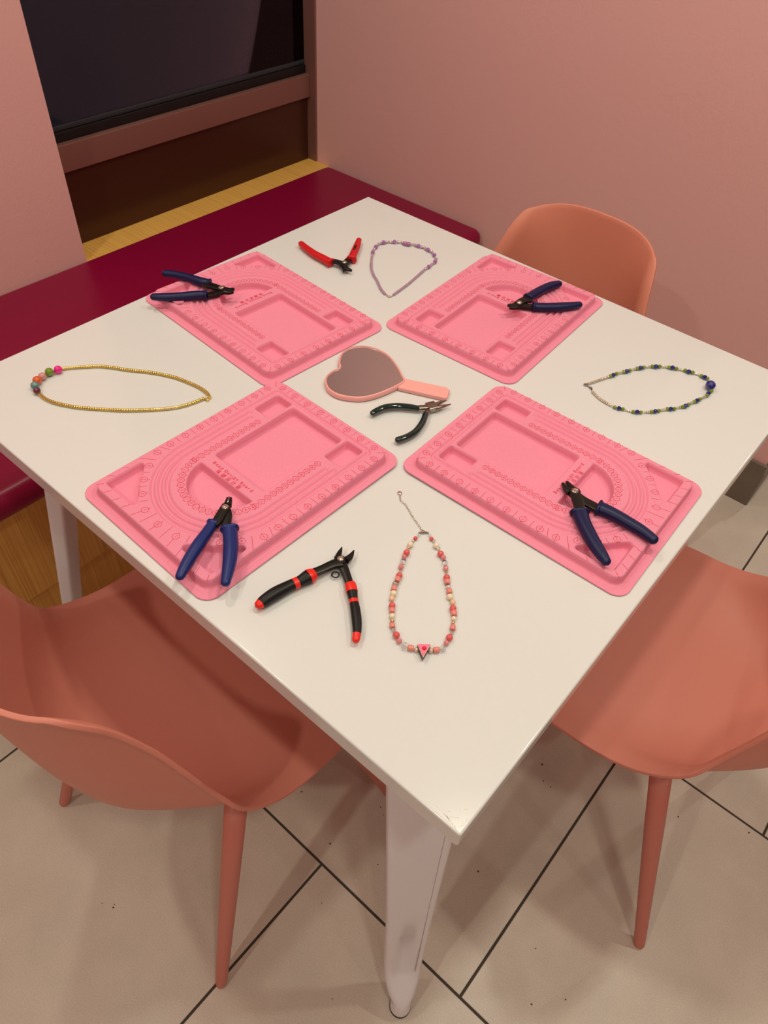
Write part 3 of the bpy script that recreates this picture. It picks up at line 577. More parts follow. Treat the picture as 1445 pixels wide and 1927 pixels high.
def marks():
    z = BH+0.00012; mb = MB(); w = 0.00055
    marked = lambda n, x, y, a, r, l0, l1, fs: None
    def num(n, x, y, out, r, lin, lout):
        """circled number; out = outward direction angle"""
        ring(mb, x, y, r, w, z)
        stamp(mb, str(n), x, y, out-math.pi/2, r*1.32, z+0.00005, 0.82)
        c, s = math.cos(out), math.sin(out)
        if lin: line(mb, x-c*r, y-s*r, x-c*(r+lin), y-s*(r+lin), w, z)
        if lout: line(mb, x+c*r, y+s*r, x+c*(r+lout), y+s*(r+lout), w, z)
    for s in (1, -1):
        out = s*math.pi/2
        px = [-0.0645]+[-0.0430+0.02376*k for k in range(8)]
        for k, n in enumerate(range(5, 14)):
            num(n, px[k], s*(0.1015 if n == 5 else 0.1028), out+(s*0.25 if n == 5 else 0), 0.0044, 0.0022, 0.0024)
        for k in range(7):
            xm = (px[k+1]+px[k+2])/2; line(mb, xm, s*0.0960, xm, s*0.1083, w, z)
        line(mb, -0.0500, s*0.0945, -0.0560, s*0.1075, w, z)
        # fan of half marks and numbers round the arch
        arc = {4: (-0.0865, 0.0885), 3: (-0.1055, 0.0725), 2: (-0.1215, 0.0535), 1: (-0.1345, 0.0295)}
        for n, (x, y) in arc.items():
            a = math.atan2(y*s, x-ACX)
            long = 0.013 if n == 1 else 0.0
            num(n, x, y*s, a, 0.0044, 0.0026, long)
        for (xa, ya), (xb, yb) in (((-0.0735, 0.0905), (-0.0860, 0.1078)), ((-0.0930, 0.0780), (-0.0985, 0.0835)), ((-0.1095, 0.0610), (-0.1165, 0.0660)),
                                   ((-0.1225, 0.0400), (-0.1320, 0.0450)), ((-0.1285, 0.0150), (-0.1500, 0.0180))):
            line(mb, xa, ya*s, xb, yb*s, w, z)
        for (xa, ya), (xb, yb) in (((-0.1060, 0.1030), (-0.1115, 0.1080)), ((-0.1265, 0.1030), (-0.1320, 0.1080)), ((-0.1430, 0.1000), (-0.1510, 0.1060)),
                                   ((-0.1430, 0.0840), (-0.1525, 0.0880)), ((-0.1430, 0.0660), (-0.1525, 0.0695)), ((-0.1415, 0.0490), (-0.1525, 0.0525))):
            line(mb, xa, ya*s, xb, yb*s, w, z)
        # square end
        for n, y in ((14, 0.0882), (15, 0.0632), (16, 0.0380), (17, 0.0126)):
            num(n, 0.1396, y*s, 0.0, 0.0044, 0.0022, 0.0016)
        for y in (0.0757, 0.0506, 0.0253): line(mb, 0.1350, y*s, 0.1446, y*s, w, z)
        line(mb, 0.1345, 0.0965*s, 0.1430, 0.1065*s, w, z)
        if s > 0: line(mb, 0.1350, 0, 0.1446, 0, w, z)
        # inner scale
        for n in range(10, 22):
            num(n, 0.0655-0.00945*(21-n), s*0.0575, out, 0.0041, 0.0014, 0.0014)
        for n, (x, y) in {9: (-0.0475, 0.0555), 8: (-0.0555, 0.0518), 7: (-0.0630, 0.0465), 6: (-0.0697, 0.0400), 5: (-0.0755, 0.0330), 4: (-0.0805, 0.0252), 3: (-0.0842, 0.0170), 2: (-0.0870, 0.0086)}.items():
            pass
        pts = []
        import_n = 9
        for k in range(1, 10):     # numbers 9..1 on the arc
            th = (10-k)/10.0
            a = math.pi/2+(1-0.0)*(math.pi/2)*(1-(10-k)/10.0)
        for n in range(1, 10):
            th = math.pi-(math.pi/2)*(n/9.75)
            rr = 0.0540+0.0035*(n/10.0)
            num(n, ACX+rr*math.cos(th), s*rr*math.sin(th), s*th, 0.0041, 0.0014, 0.0014)
    num(0, -0.1380, 0.0, math.pi, 0.0044, 0.0035, 0.009)
    num(0, ACX-0.0540, 0.0, math.pi, 0.0041, 0.0014, 0.0014)
    return mb
def lettering():
    mb = MB(); z = BH+0.00012
    # the words read across the board, top of the letters towards the square end
    word = 'Bead Design Board'
    wid = {'i': 0.5, ' ': 0.75, 'B': 1.1, 'D': 1.15}
    tot = sum(wid.get(c, 1.0) for c in word); y = 0.0375; step = 0.0750/tot
    up = 0.0
    for c in word:
        a = wid.get(c, 1.0)*step; y -= a/2
        if c != ' ':
            dx = 0.0
            if c in 'g': dx = -0.0011
            elif c in 'easiorn': dx = -0.0006
            stamp(mb, c, -0.0253+dx, y, -math.pi/2, 0.0072, z, 0.95)
            v, f = GL[c]; co, si = 0, -1
            mb.add([(-0.0253+dx-p[1]*si*0.0072, y+0.00022+p[0]*0.95*si*0.0072, z+0.00003) for p in v], f)
        y -= a/2
    for k, c in enumerate('珠鏈設計臺'):
        for dd in (0, 0.00022):
            stamp(mb, c, -0.0322, 0.0190-0.0095*k+dd, -math.pi/2, 0.0072, z+dd*0.1, 0.95)
    return mb
tray_me = None
def make_board(label, x, y, th, tilt=0.0):
    global tray_me
    b = tag(empty('bead_board', (x, y, TT+0.0005+tilt*0.168), th), label, 'bead board', 'pink bead design boards on the white table')
    b.rotation_euler = (0, -tilt, th)
    if tray_me is None:
        tray_me = [board_mesh()]
        o = link('tray', tray_me[0], M_flock, b, True)
        o2 = marks().build('printed_scale', M_print, b, False); o2['kind'] = 'stuff'; o3 = lettering().build('printed_lettering', M_print, b, False)
        tray_me += [o2.data, o3.data]
    else:
        for nm, me in zip(('tray', 'printed_scale', 'printed_lettering'), tray_me):
            o = bpy.data.objects.new(nm, me); COL.objects.link(o); o.parent = b
            if nm == 'printed_scale': o['kind'] = 'stuff'
    return b
make_board('pink bead board at the front left, bright blue pliers lying on its rounded end', -0.0149, -0.2750, 1.5439, 0.0064)
make_board('pink flocked bead board at the front right, open-jawed navy pliers lying on it', 0.2699, -0.0063, 3.1639, 0.0064)
make_board('pink flocked bead board at the back left next to the magenta bench', -0.2769, -0.0030, -0.0699)
make_board('pink flocked bead board at the back right in front of the peach chair', -0.0054, 0.2729, -1.5197)
# ---------------------------------------------------------------- pliers
def path3(pts, z, n=7, zfun=None):
    q = catmull([tuple(p) for p in pts], n)
    return [(p[0], p[1], z if zfun is None else zfun(i/(len(q)-1))) for i, p in enumerate(q)], [p[2] for p in q]
def capround(P, W, H, end=True, start=False, fl=0.9):
    """round the end of a swept grip"""
    def do(P, W, H):
        t = (Vector(P[-1])-Vector(P[-2])).normalized(); r = W[-1]; base = Vector(P[-1]); w0, h0 = W[-1], H[-1]
        for a in (0.35, 0.65, 0.88, 0.985):
            P.append(tuple(base+t*(r*fl*a))); k = math.sqrt(1-a*a); W.append(w0*k); H.append(h0*k)
    if end: do(P, W, H)
    if start:
        P.reverse(); W.reverse(); H.reverse(); do(P, W, H); P.reverse(); W.reverse(); H.reverse()
    return P, W, H
def grip(name, parent, pts, z, m, hmax=0.0075, flange=None, e=2.2, zdrop=0.0, nu=18):
    P, W = path3(pts, z, 7)
    H = [min(w*0.92, hmax) for w in W]
    P, W, H = capround(P, W, H, True, False)
    W = [w*1.07 for w in W]
    mb = MB()
    mb.sweep(P, W, H, nu, e)
    o = mb.build(name, m, parent, True, 60)
    if flange:
        d = (Vector(P[3])-Vector(P[0])).normalized(); p0 = Vector(P[0])
        fb = MB(); pp = [tuple(p0+d*t) for t in (-0.0022, -0.0012, 0.0008, 0.0030)]
        fb.sweep(pp, [W[0]*flange*k for k in (0.75, 1.0, 1.0, 0.78)], [min(H[0]*1.22, 0.0085)*k for k in (0.75, 0.95, 0.95, 0.78)], nu, 2.4)
        fb.build('grip_flange', m, o, True, 60)
    return o
def make_pliers(name, label, cat, data, mg, mm=M_steelblk, group=None, flange=1.25, hmax=0.0075, tips=None):
    z = data['z']; px, py, pr = data['piv'][0]
    root = tag(empty(name, (px, py, z)), label, cat, group)
    off = Vector((px, py, z))
    L = lambda pts: [(p[0]-px, p[1]-py, p[2]) for p in pts]
    for k, dz in (('arm1', 0.0013), ('arm2', -0.0013)):
        P, W = path3(L(data[k]), dz, 5)
        H = [0.0026]*len(P)
        MB().sweep(P, [w*1.30 for w in W], H, 12, 5.0).build('arm', mm, root, True, 40)
    for k, dz in (('jaw1', 0.0), ('jaw2', 0.0), ('jaws', 0.0)):
        if k not in data: continue
        P, W = path3(L(data[k]), dz, 5)
        if not data.get('roundnose'): W = [w*1.25 for w in W]
        n = len(P); H = [0.0036-(0.0016)*i/(n-1) for i in range(n)]
        if data.get('roundnose'): H = [max(min(h, w), 0.0006) for h, w in zip([0.0032]*n, W)]
        MB().sweep(P, [max(w, 0.0006) for w in W], H, 12, 2.0 if data.get('roundnose') else 4.0).build('jaw', mm, root, True, 40)
    if 'jaws' in data:   # slit and bite of a closed jaw pair
        a, b_ = data['jaws'][0], data['jaws'][-1]
        MB().sweep([(a[0]-px, a[1]-py, 0.0028), (b_[0]-px, b_[1]-py, 0.0022)], [0.0007, 0.0011], [0.0006, 0.0006], 8).build('jaw_edge', M_chrome, root, True)
    r = pr*1.1
    MB().lathe([(r*1.02, -0.0045), (r*1.02, 0.0036), (r*0.96, 0.0046), (r*0.72, 0.0052), (r*0.66, 0.0046), (r*0.40, 0.0050), (r*0.15, 0.0052)], 20).build('pivot_rivet', M_chrome, root, True, 50)
    MB().lathe([(r*1.45, -0.0040), (r*1.5, -0.002), (r*1.5, 0.0030), (r*1.38, 0.0036)], 24).build('joint', mm, root, True, 40)
    for k in ('grip1', 'grip2'):
        grip('grip', root, L(data[k]), 0.0, mg, hmax, flange)
    return root
make_pliers('pliers', 'bright blue handled crimping pliers, jaws shut, on the front left pink board', 'pliers', PL_A, M_blue, group='blue handled pliers on the boards')
make_pliers('pliers', 'navy handled pliers with two open prongs on the front right pink board', 'pliers', PL_C, M_navy, group='blue handled pliers on the boards')
make_pliers('pliers', 'navy handled pliers on the back left pink board, nearest the magenta bench', 'pliers', PL_B, M_navy, group='blue handled pliers on the boards', hmax=0.0068)
make_pliers('pliers', 'navy handled pliers on the back right pink board, in front of the peach chair', 'pliers', PL_D, M_navy, group='blue handled pliers on the boards', hmax=0.0068)
red = make_pliers('side_cutters', 'small red handled wire cutters open on the table near the purple necklace', 'pliers', PL_RED, M_redgrip, flange=1.22, hmax=0.0065)
# dark stamped patch on the right red grip
g = PL_RED['grip2']; a = Vector((g[1][0]-PL_RED['piv'][0][0], g[1][1]-PL_RED['piv'][0][1], 0)); b_ = Vector((g[2][0]-PL_RED['piv'][0][0], g[2][1]-PL_RED['piv'][0][1], 0))
zz = 0.0060
MB().sweep([tuple(a+(b_-a)*0.10+Vector((0,0,zz))), tuple(a+(b_-a)*0.75+Vector((0,0,zz)))], [0.0019]*2, [0.0006]*2, 8, 4).build('stamped_patch', M_blkgrip, red, True)
# black and red two-colour pliers
def two_colour(data):
    z = data['z']; px, py, pr = data['piv'][0]
    root = tag(empty('long_nose_pliers', (px, py, z)), 'wide-open pliers with black and red grips beside the coral bead necklace', 'pliers')
    L = lambda pts: [(p[0]-px, p[1]-py, p[2]) for p in pts]
    for k, dz in (('arm1', 0.0014), ('arm2', -0.0014)):
        P, W = path3(L(data[k]), dz, 5)
        MB().sweep(P, [w*1.18 for w in W], [0.0028]*len(P), 12, 5.0).build('arm', M_steelblk, root, True, 40)
    for k in ('jaw1', 'jaw2'):
        P, W = path3(L(data[k]), 0.0, 5); n = len(P)
        MB().sweep(P, [max(w*1.2, 0.0006) for w in W], [0.0042-0.003*i/(n-1) for i in range(n)], 12, 2.6).build('jaw', M_steelblk, root, True, 40)
    MB().lathe([(pr*1.5, -0.0040), (pr*1.55, -0.002), (pr*1.55, 0.0034), (pr*1.42, 0.0040)], 24).build('joint', M_steelblk, root, True, 40)
    r = pr
    MB().lathe([(r, 0.0), (r, 0.0046), (r*0.92, 0.0056), (r*0.70, 0.0060), (r*0.62, 0.0052), (r*0.40, 0.0058), (r*0.15, 0.0062)], 20).build('pivot_rivet', M_chrome, root, True, 50)
    for k, cuts in (('grip1', (0.0, 0.17, 0.36, 0.42, 0.93)), ('grip2', (0.0, 0.20, 0.33, 0.385, 0.87))):
        P, W = path3(L(data[k]), 0.0, 9)
        H = [min(w*0.92, 0.0075) for w in W]
        n0 = len(P)
        P, W, H = capround(P, W, H, True)
        n = len(P)
        ids = [int(round(c*(n0-1))) for c in cuts]
        g = None
        segs = [(ids[0], ids[1], M_redband, 1.03), (ids[1], ids[2], M_blkgrip, 0.97), (ids[2], ids[3], M_redband, 1.02), (ids[3], ids[4], M_blkgrip, 1.0), (ids[4], n-1, M_redband, 1.02)]
        base = MB().sweep(P, [w*0.9 for w in W], [h*0.9 for h in H], 18, 2.3).build('grip', M_blkgrip, root, True, 60)
        for a, b2, m, sc in segs:
            if b2 <= a: continue
            MB().sweep(P[a:b2+1], [w*sc for w in W[a:b2+1]], [h*sc for h in H[a:b2+1]], 20, 2.3).build('red_sleeve' if m is M_redband else 'black_sleeve', m, base, True, 60)
    MB().torus((0.0, 0.0, 0.0), 0.0042, 0.0009).build('spring_loop', M_steelblk, root).location = tuple(Vector(SPRING)-Vector((px, py, z)))
    return root
two_colour(PL_BLK)
# green round nose pliers
PL_GRN['roundnose'] = 1
gr = make_pliers('round_nose_pliers', 'dark green dipped-handle round nose pliers beside the mirror handle', 'pliers', PL_GRN, M_green, mm=M_steel, flange=None, hmax=0.0062)
d = Vector((PL_GRN['jaw1'][0][0]-PL_GRN['arm1'][1][0], PL_GRN['jaw1'][0][1]-PL_GRN['arm1'][1][1], 0)).normalized()
MB().sweep([tuple(d*-0.0075), tuple(d*0.0060)], [0.0078]*2, [0.0046]*2, 12, 7.0).build('box_joint', M_steel, gr, True, 40)
for ob in list(gr.children):
    if ob.name.startswith(('pivot_rivet', 'joint')): bpy.data.objects.remove(ob)
# ---------------------------------------------------------------- heart hand mirror
def heart():
    z0 = TT+0.0005; zt = TT+0.0095
    H_ = catmull([tuple(p) for p in HEART], 6, True)
    cx = sum(p[0] for p in H_)/len(H_); cy = sum(p[1] for p in H_)/len(H_)
    root = tag(empty('hand_mirror', (cx, cy, TT)), 'heart-shaped hand mirror with pale pink frame and flat handle lying face up', 'mirror')
    P = [(p[0]-cx, p[1]-cy) for p in H_]
    area = sum(P[i-1][0]*P[i][1]-P[i][0]*P[i-1][1] for i in range(len(P)))
    if area < 0: P.reverse()
    n = len(P)
    def inset(d):
        out = []
        for i in range(n):
            a, b, c = Vector(P[i-1]), Vector(P[i]), Vector(P[(i+1) % n])
            t = (c-a)
            if t.length < 1e-9: t = Vector((1, 0))
            t.normalize(); out.append((b.x-t.y*d, b.y+t.x*d))
        return out
    prof = [(0.0016, 0.0004), (0.0, 0.0018), (-0.0003, 0.0050), (0.0002, 0.0078), (0.0012, 0.0092), (0.0024, 0.0093), (0.0030, 0.0084), (0.0031, 0.0070)]
    v = []; f = []
    for d_, z in prof: v += [(x, y, z) for x, y in inset(d_)]
    for k in range(len(prof)-1):
        for i in range(n): f.append((k*n+i, k*n+(i+1) % n, (k+1)*n+(i+1) % n, (k+1)*n+i))
    f.append(tuple(range(n))[::-1])
    mesh_obj('frame', v, f, M_mframe, root, True, 60)
    g = inset(0.00305)
    mesh_obj('mirror_glass', [(x, y, 0.0076) for x, y in g]+[(x, y, 0.0070) for x, y in g], [tuple(range(n))]+[(i, i+n, (i+1) % n+n, (i+1) % n) for i in range(n)], M_mirror, root, False)
    hp = [(x-cx, y-cy) for x, y in HANDLE]
    bm = bmesh.new(); vs = [bm.verts.new((x, y, 0.0006)) for x, y in hp]
    fc = bm.faces.new(vs); fc.normal_update()
    r = bmesh.ops.extrude_face_region(bm, geom=[fc])
    for q in r['geom']:
        if isinstance(q, bmesh.types.BMVert): q.co.z = 0.0072
    bmesh.ops.recalc_face_normals(bm, faces=bm.faces[:])
    bmesh.ops.bevel(bm, geom=bm.edges[:], offset=0.0016, segments=3, profile=0.5, affect='EDGES')
    me = bpy.data.meshes.new('handle'); bm.to_mesh(me); bm.free()
    o = link('handle', me, M_mframe, root, True, 60); wn = o.modifiers.new('weighted', 'WEIGHTED_NORMAL'); wn.weight = 100
heart()
# ---------------------------------------------------------------- necklaces
def dirmat(d):
    """rotation taking local z to the horizontal direction d"""
    d = Vector((d[0], d[1], 0)).normalized(); s = Vector((-d.y, d.x, 0)); u = Vector((0, 0, 1))
    return Matrix((( s.x, u.x, d.x), (s.y, u.y, d.y), (s.z, u.z, d.z)))
BEADMESH = {}
def bead_mesh(kind, m, elong=1.0):
    key = (kind, m.name, elong)
    if key in BEADMESH: return BEADMESH[key]
    mb = MB()
    if kind == 'round': mb.lathe([(0.18, -0.99)]+[(math.sin(a), -math.cos(a)*elong) for a in [math.pi*(i+1)/11 for i in range(10)]]+[(0.18, 0.99)], 18)
    elif kind == 'tube': mb.lathe([(0.55, -0.95), (0.90, -0.95), (1.0, -0.85), (1.0, 0.85), (0.90, 0.95), (0.55, 0.95)], 18)
    elif kind == 'facet': mb.lathe([(0.35, -0.72), (0.82, -0.55), (1.0, -0.15), (1.0, 0.15), (0.82, 0.55), (0.35, 0.72)], 9)
    elif kind == 'seed': mb.lathe([(0.5, -0.62), (0.85, -0.60), (1.0, -0.3), (1.0, 0.3), (0.85, 0.60), (0.5, 0.62)], 12)
    elif kind == 'flat': mb.lathe([(0.3, -0.60), (0.75, -0.5), (1.0, 0.0), (0.75, 0.5), (0.3, 0.60)], 16)
    me = bpy.data.meshes.new('bead'); me.from_pydata(mb.v, [], mb.f); me.update()
    me.materials.append(m)
    if kind != 'facet': me.polygons.foreach_set('use_smooth', [True]*len(me.polygons))
    me.set_sharp_from_angle(angle=math.radians(50))
    BEADMESH[key] = me; return me
def put_bead(parent, origin, kind, m, x, y, r, d, elong=1.0, label=None, name='bead'):
    o = bpy.data.objects.new(name, bead_mesh(kind, m, elong)); COL.objects.link(o); o.parent = parent
    R = dirmat(d).to_4x4(); R.translation = Vector((x-origin[0], y-origin[1], r+0.0002)); o.matrix_local = R @ Matrix.Scale(r, 4)
    if label: o['label'] = label
    return o
def seeds(mb, path, r, origin, pitch=1.30, jit=0.06, nu=10):
    """a run of small seed beads along a polyline of (x, y)"""
    q = catmull(path, 10) if len(path) > 2 else [path[0], path[1]]
    L = [0.0]
    for a, b in zip(q, q[1:]): L.append(L[-1]+math.hypot(b[0]-a[0], b[1]-a[1]))
    n = max(1, int(round(L[-1]/(r*pitch)))); rn = random.Random(n)
    for k in range(n):
        s = L[-1]*(k+0.5)/n; i = max(j for j in range(len(L)-1) if L[j] <= s); t = (s-L[i])/max(L[i+1]-L[i], 1e-9)
        x = q[i][0]+(q[i+1][0]-q[i][0])*t; y = q[i][1]+(q[i+1][1]-q[i][1])*t
        d = (q[i+1][0]-q[i][0]+rn.uniform(-jit, jit)*1e-3, q[i+1][1]-q[i][1])
        rr = r*rn.uniform(0.93, 1.04)
        mb.lathe([(rr*0.55, -rr*0.56), (rr*0.9, -rr*0.5), (rr, 0), (rr*0.9, rr*0.5), (rr*0.55, rr*0.56)], nu, (x-origin[0], y-origin[1], r+0.0002), dirmat(d))
def cord(mb, pts, r, origin, z=0.0016, nu=6):
    P = [(p[0]-origin[0], p[1]-origin[1], z) for p in pts]
    mb.sweep(P, [r]*len(P), [r]*len(P), nu)
def chain_links(mb, pts, origin, size=0.0017, wire=0.00035):
    q = catmull(pts, 10); L = [0.0]
    for a, b in zip(q, q[1:]): L.append(L[-1]+math.hypot(b[0]-a[0], b[1]-a[1]))
    n = int(L[-1]/(size*1.55))
    for k in range(n):
        s = L[-1]*(k+0.5)/n; i = max(j for j in range(len(L)-1) if L[j] <= s); t = (s-L[i])/max(L[i+1]-L[i], 1e-9)
        x = q[i][0]+(q[i+1][0]-q[i][0])*t; y = q[i][1]+(q[i+1][1]-q[i][1])*t
        a = math.atan2(q[i+1][1]-q[i][1], q[i+1][0]-q[i][0])
        R = Matrix.Rotation(a, 3, 'Z') @ Matrix.Rotation(0.7 if k % 2 else -0.7, 3, 'X')
        mb.torus((x-origin[0], y-origin[1], 0.0015), size*0.62, wire, R, 10, 5, 1.45)
KIN = {'coral': ('round', mat('coral_glass_bead', (0.72, 0.085, 0.090), 0.22, coat=0.4, spec=0.5, vary=(900, 0.5, (0.82, 0.20, 0.18)))),
       'pink': ('round', glassy('pink_glass_bead', (0.88, 0.30, 0.32), 0.25)),
       'pinkoval': ('round', glassy('pink_glass_bead', (0.88, 0.30, 0.32), 0.25)),
       'cream': ('round', mat('cream_bead', (0.86, 0.74, 0.56), 0.25, coat=0.3)),
       'pearl': ('round', mat('pearl_bead', (0.80, 0.60, 0.50), 0.18, metal=0.35, coat=0.6)),
       'tube': ('tube', mat('salmon_tube_bead', (0.80, 0.26, 0.22), 0.25, coat=0.3)),
       'facet': ('facet', M_clear), 'clear': ('round', M_clear),
       'silver': ('flat', M_silver), 'gold': ('flat', M_fakegold),
       'crackle': ('round', mat('crackle_bead', (0.85, 0.45, 0.27), 0.2, coat=0.3, vary=(1500, 0.9, (0.80, 0.62, 0.42))))}
o0 = (0.265, -0.27)
nk = tag(empty('necklace', (o0[0], o0[1], TT)), 'coral pink and cream bead necklace with cake slice charm and extender chain', 'necklace')
nb = len(PINK)
for i, (k, x, y, r) in enumerate(PINK):
    a = PINK[max(i-1, 0)]; b_ = PINK[min(i+1, nb-1)]
    kind, m = KIN[k]
    put_bead(nk, o0, kind, m, x, y, r, (b_[1]-a[1], b_[2]-a[2]), 1.25 if k in ('pinkoval', 'crackle') else 1.0)
mb = MB(); cord(mb, [(p[1], p[2]) for p in PINK[:27]]+[tuple(CHARM_C)]+[(p[1], p[2]) for p in PINK[27:]], 0.00045, o0, 0.003)
mb.build('cord', M_clear, nk)
mb = MB(); chain_links(mb, [tuple(p) for p in CHAIN], o0); tag(mb.build('extender_chain', M_silver, nk), kind='stuff')
e = CHAIN[-1]
MB().lathe([(0.0030, 0.0), (0.0033, 0.0006), (0.0030, 0.0013), (0.0012, 0.0017)], 16, (e[0]-o0[0], e[1]-o0[1], 0.0006)).build('end_tag', M_silver, nk)
mb = MB(); cord(mb, catmull([tuple(p) for p in CLASP], 4), 0.0011, o0, 0.0022, 8)
mb.torus((CLASP[1][0]-o0[0], CLASP[1][1]-o0[1], 0.002), 0.0022, 0.0006)
mb.build('clasp', M_steel, nk)
c3 = [Vector((p[0]-o0[0], p[1]-o0[1])) for p in CHARM]; cc = (c3[0]+c3[1]+c3[2])/3
tri = lambda s: [((p-cc)*s+cc)[:] for p in c3]
if (c3[1]-c3[0]).cross(c3[2]-c3[0]) < 0: c3.reverse()
ck = MB().prism(tri(1.0), 0.0004, 0.0084).build('charm', mat('charm_brown', (0.10, 0.045, 0.035), 0.5), nk, False)
MB().prism(tri(1.04), 0.0084, 0.0090).build('charm_border', mat('charm_cream', (0.90, 0.62, 0.50), 0.4), ck, False)
MB().prism(tri(0.90), 0.0090, 0.0101).build('charm_icing', mat('charm_pink', (0.93, 0.20, 0.36), 0.4), ck, False)
MB().sphere((cc.x+0.0006, cc.y-0.0002, 0.0104), 0.0023, 14, 8, (1, 1, 0.7)).build('charm_cherry', mat('charm_red', (0.80, 0.006, 0.03), 0.3), ck)
# gold seed necklace
o1 = (GOLDC[2][1]+0.14, GOLDC[2][2]+0.02)
ng = tag(empty('necklace', (o1[0], o1[1], TT)), 'gold seed bead necklace with six multicoloured round beads on the left side', 'necklace')
cols = {'magenta': (0.85, 0.01, 0.30), 'green': (0.16, 0.27, 0.012), 'rose': (0.62, 0.28, 0.27), 'orange': (0.72, 0.11, 0.012), 'teal': (0.10, 0.25, 0.25), 'plum': (0.13, 0.015, 0.035)}
for i, (k, x, y, r) in enumerate(GOLDC):
    a = GOLDC[max(i-1, 0)]; b_ = GOLDC[min(i+1, 5)]
    put_bead(ng, o1, 'round', mat(k+'_glass_bead', cols[k], 0.12, coat=0.6, spec=0.6), x, y, r*0.97, (b_[1]-a[1], b_[2]-a[2]), 1.0, k+' glass bead')
mb = MB()
rg = sum(p[2] for p in GOLDU+GOLDL)/len(GOLDU+GOLDL)
rg *= 1.08
seeds(mb, [tuple(GOLDU[0][:2])]+[tuple(p[:2]) for p in GOLDU[1:]], rg, o1); seeds(mb, [tuple(p[:2]) for p in GOLDL], rg, o1)
for a, b_ in zip(GOLDC, GOLDC[1:]):
    mb.lathe([(0.0012, -0.0012), (0.0018, 0), (0.0012, 0.0012)], 10, ((a[1]+b_[1])/2-o1[0], (a[2]+b_[2])/2-o1[1], 0.0034), dirmat((b_[1]-a[1], b_[2]-a[2])))
tag(mb.build('seed_beads', M_gold, ng, True, 50), kind='stuff')
mb = MB(); ex = ((GOLDU[-1][0]+GOLDL[-1][0])/2-o1[0], (GOLDU[-1][1]+GOLDL[-1][1])/2-o1[1])
mb.torus((ex[0], ex[1], 0.0020), 0.0032, 0.0007, Matrix.Rotation(0.25, 3, 'X')); mb.torus((ex[0]+0.003, ex[1]-0.002, 0.0020), 0.0020, 0.0006)
mb.build('clasp', M_gold, ng)
# blue and green necklace
o2 = (0.36, 0.30)
nbx = tag(empty('necklace', (o2[0], o2[1], TT)), 'blue, green and silver bead necklace with one large cobalt bead', 'necklace')
M_cob = mat('cobalt_glass_bead', (0.004, 0.006, 0.20), 0.08, coat=0.7, spec=0.7)
M_lime = glassy('green_glass_bead', (0.20, 0.34, 0.05), 0.3)
mb = MB()
i = 0; run = []
rs = sum(p[3] for p in BLUE if p[0] == 's')/max(1, sum(1 for p in BLUE if p[0] == 's'))
for i, (k, x, y, r) in enumerate(BLUE):
    a = BLUE[max(i-1, 0)]; b_ = BLUE[min(i+1, len(BLUE)-1)]; d = (b_[1]-a[1], b_[2]-a[2])
    if k == 's': run.append((x, y)); continue
    if run:
        if len(run) == 1: mb.lathe([(rs*0.5, -rs), (rs, -rs*0.5), (rs, rs*0.5), (rs*0.5, rs)], 10, (run[0][0]-o2[0], run[0][1]-o2[1], rs+0.0002), dirmat(d))
        else: seeds(mb, run, rs, o2)
        run = []
    if k == 'B': put_bead(nbx, o2, 'round', M_cob, x, y, r*0.95, d, 1.0, 'cobalt blue glass bead')
    elif k == 'g': put_bead(nbx, o2, 'round', M_lime, x, y, r*0.95, d, 1.0, 'green glass bead')
    elif k == 'X':
        bg = put_bead(nbx, o2, 'round', M_cob, x, y, r*0.86, d, 1.12, 'large cobalt bead with pale swirl lines', 'large_bead')
        sw = MB()
        for t in (-0.35, 0.05, 0.42):
            rr = math.sqrt(max(0.0, 1-(t/1.12)**2))*1.0
            sw.torus((0, 0, t), rr, 0.022, Matrix.Rotation(0.25, 3, 'X'), 24, 5)
        sw.build('swirl_line', mat('pale_swirl', (0.30, 0.30, 0.55), 0.2), bg)
if run: seeds(mb, run, rs, o2)
tag(mb.build('seed_beads', M_silverlined, nbx, True, 50), kind='stuff')
mb = MB(); cord(mb, catmull([tuple(p) for p in BLUECLASP], 4), 0.0008, o2, 0.0018, 8)
q = BLUECLASP[2]; mb.torus((q[0]-o2[0], q[1]-o2[1], 0.0018), 0.0026, 0.0007); q = BLUECLASP[1]; mb.torus((q[0]-o2[0], q[1]-o2[1], 0.0018), 0.0022, 0.0006)
mb.build('clasp', M_steel, nbx)
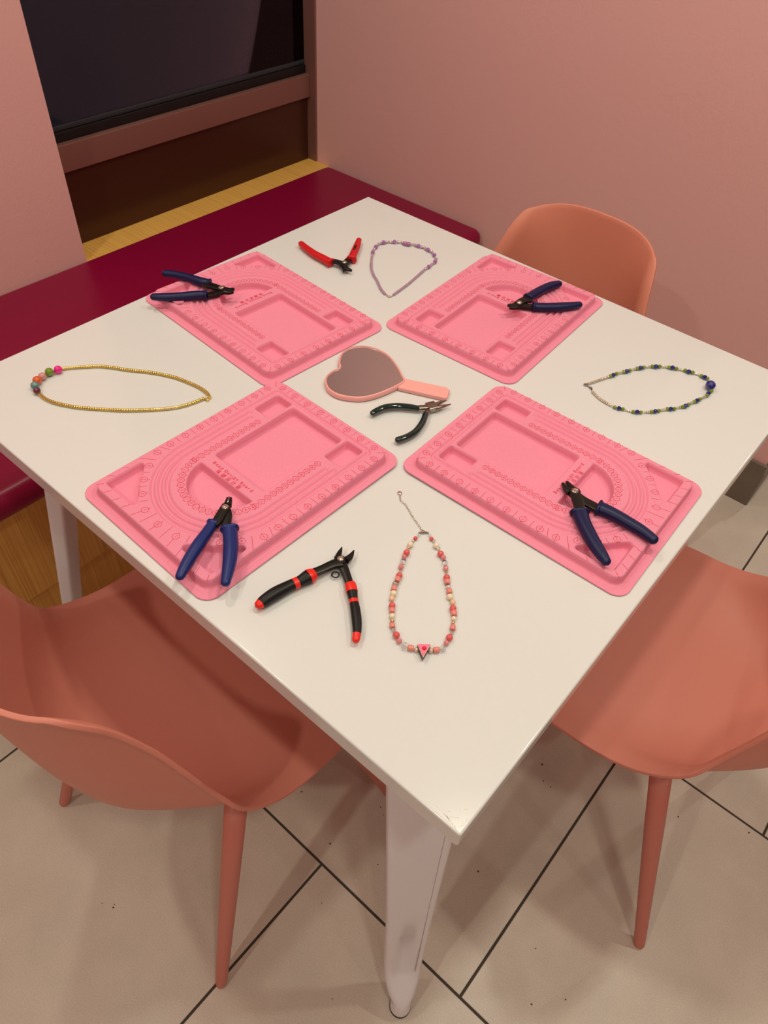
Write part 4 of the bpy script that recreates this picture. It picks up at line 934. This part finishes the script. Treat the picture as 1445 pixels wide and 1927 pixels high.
# purple necklace
o3 = (-0.22, 0.28)
npp = tag(empty('necklace', (o3[0], o3[1], TT)), 'purple glass bead necklace lying beside the small red cutters', 'necklace')
M_amy = glassy('amethyst_bead', (0.50, 0.22, 0.56), 0.3); M_lil = glassy('lilac_seed_bead', (0.70, 0.47, 0.64), 0.35)
mb = MB(); run = []
rs = sum(p[3] for p in PURP if p[0] == 's')/max(1, sum(1 for p in PURP if p[0] == 's'))
rs *= 0.88
for i, (k, x, y, r) in enumerate(PURP):
    a = PURP[max(i-1, 0)]; b_ = PURP[min(i+1, len(PURP)-1)]; d = (b_[1]-a[1], b_[2]-a[2])
    if k in 'sm':
        run.append((x, y))
        if k == 's': continue
        seeds(mb, run, rs*1.05, o3) if len(run) > 1 else None
        run = run[-1:]; continue
    if len(run) > 1: seeds(mb, run, rs, o3)
    run = []
    if k == 'P':
        put_bead(npp, o3, 'round', M_amy, x, y, r*0.95, d, 1.0)
        v = Vector((d[0], d[1])).normalized()
        for t in (-1, 1): mb.lathe([(rs*0.5, -rs*0.7), (rs, 0), (rs*0.5, rs*0.7)], 10, (x+v.x*t*r*1.55-o3[0], y+v.y*t*r*1.55-o3[1], rs+0.0002), dirmat(d))
    elif k == 'c': put_bead(npp, o3, 'facet', M_silver, x, y, r, d, 1.0, 'small silver spacer bead', 'spacer_bead')
    elif k == 'T':
        o = put_bead(npp, o3, 'tube', mat('purple_tube', (0.40, 0.15, 0.33), 0.2, coat=0.5), x, y, r*0.78, d, 1.0, 'long purple tube bead', 'tube_bead')
        o.scale = (o.scale[0], o.scale[1], o.scale[2]*1.9)
if len(run) > 1: seeds(mb, run, rs, o3)
for a, b_ in zip(PURP, PURP[1:]):
    d = math.hypot(a[1]-b_[1], a[2]-b_[2])
    if (a[0] not in 's' or b_[0] not in 's') and d > a[3]+b_[3]+0.0008:
        u = (b_[1]-a[1])/d, (b_[2]-a[2])/d; e0, e1 = a[3]*0.9, d-b_[3]*0.9
        seeds(mb, [(a[1]+u[0]*e0, a[2]+u[1]*e0), (a[1]+u[0]*e1, a[2]+u[1]*e1)], rs*0.95, o3)
tag(mb.build('seed_beads', M_lil, npp, True, 50), kind='stuff')
mb = MB(); cord(mb, catmull([tuple(p) for p in PURPCLASP], 4), 0.0010, o3, 0.0018, 8)
q = PURPCLASP[1]; mb.torus((q[0]-o3[0], q[1]-o3[1], 0.0018), 0.0024, 0.0007)
mb.build('clasp', M_silver, npp)

# crumbs and specks on the floor tiles, seat and table
mb = MB(); rn = random.Random(11)
for x, y in CRUMBS:
    s = rn.uniform(0.0008, 0.0019); a = rn.uniform(0, 3)
    mb.prism([(x+s*math.cos(a+t)*rn.uniform(0.7, 1.2), y+s*math.sin(a+t)*rn.uniform(0.7, 1.2)) for t in (0, 1.2, 2.4, 3.6, 4.9)], 0.00005, 0.0009)
tag(mb.build('floor_crumbs', mat('dark_crumb', (0.05, 0.03, 0.02), 0.8), None, False), 'tiny dark crumbs scattered over the beige floor tiles', 'crumbs', kind='stuff')
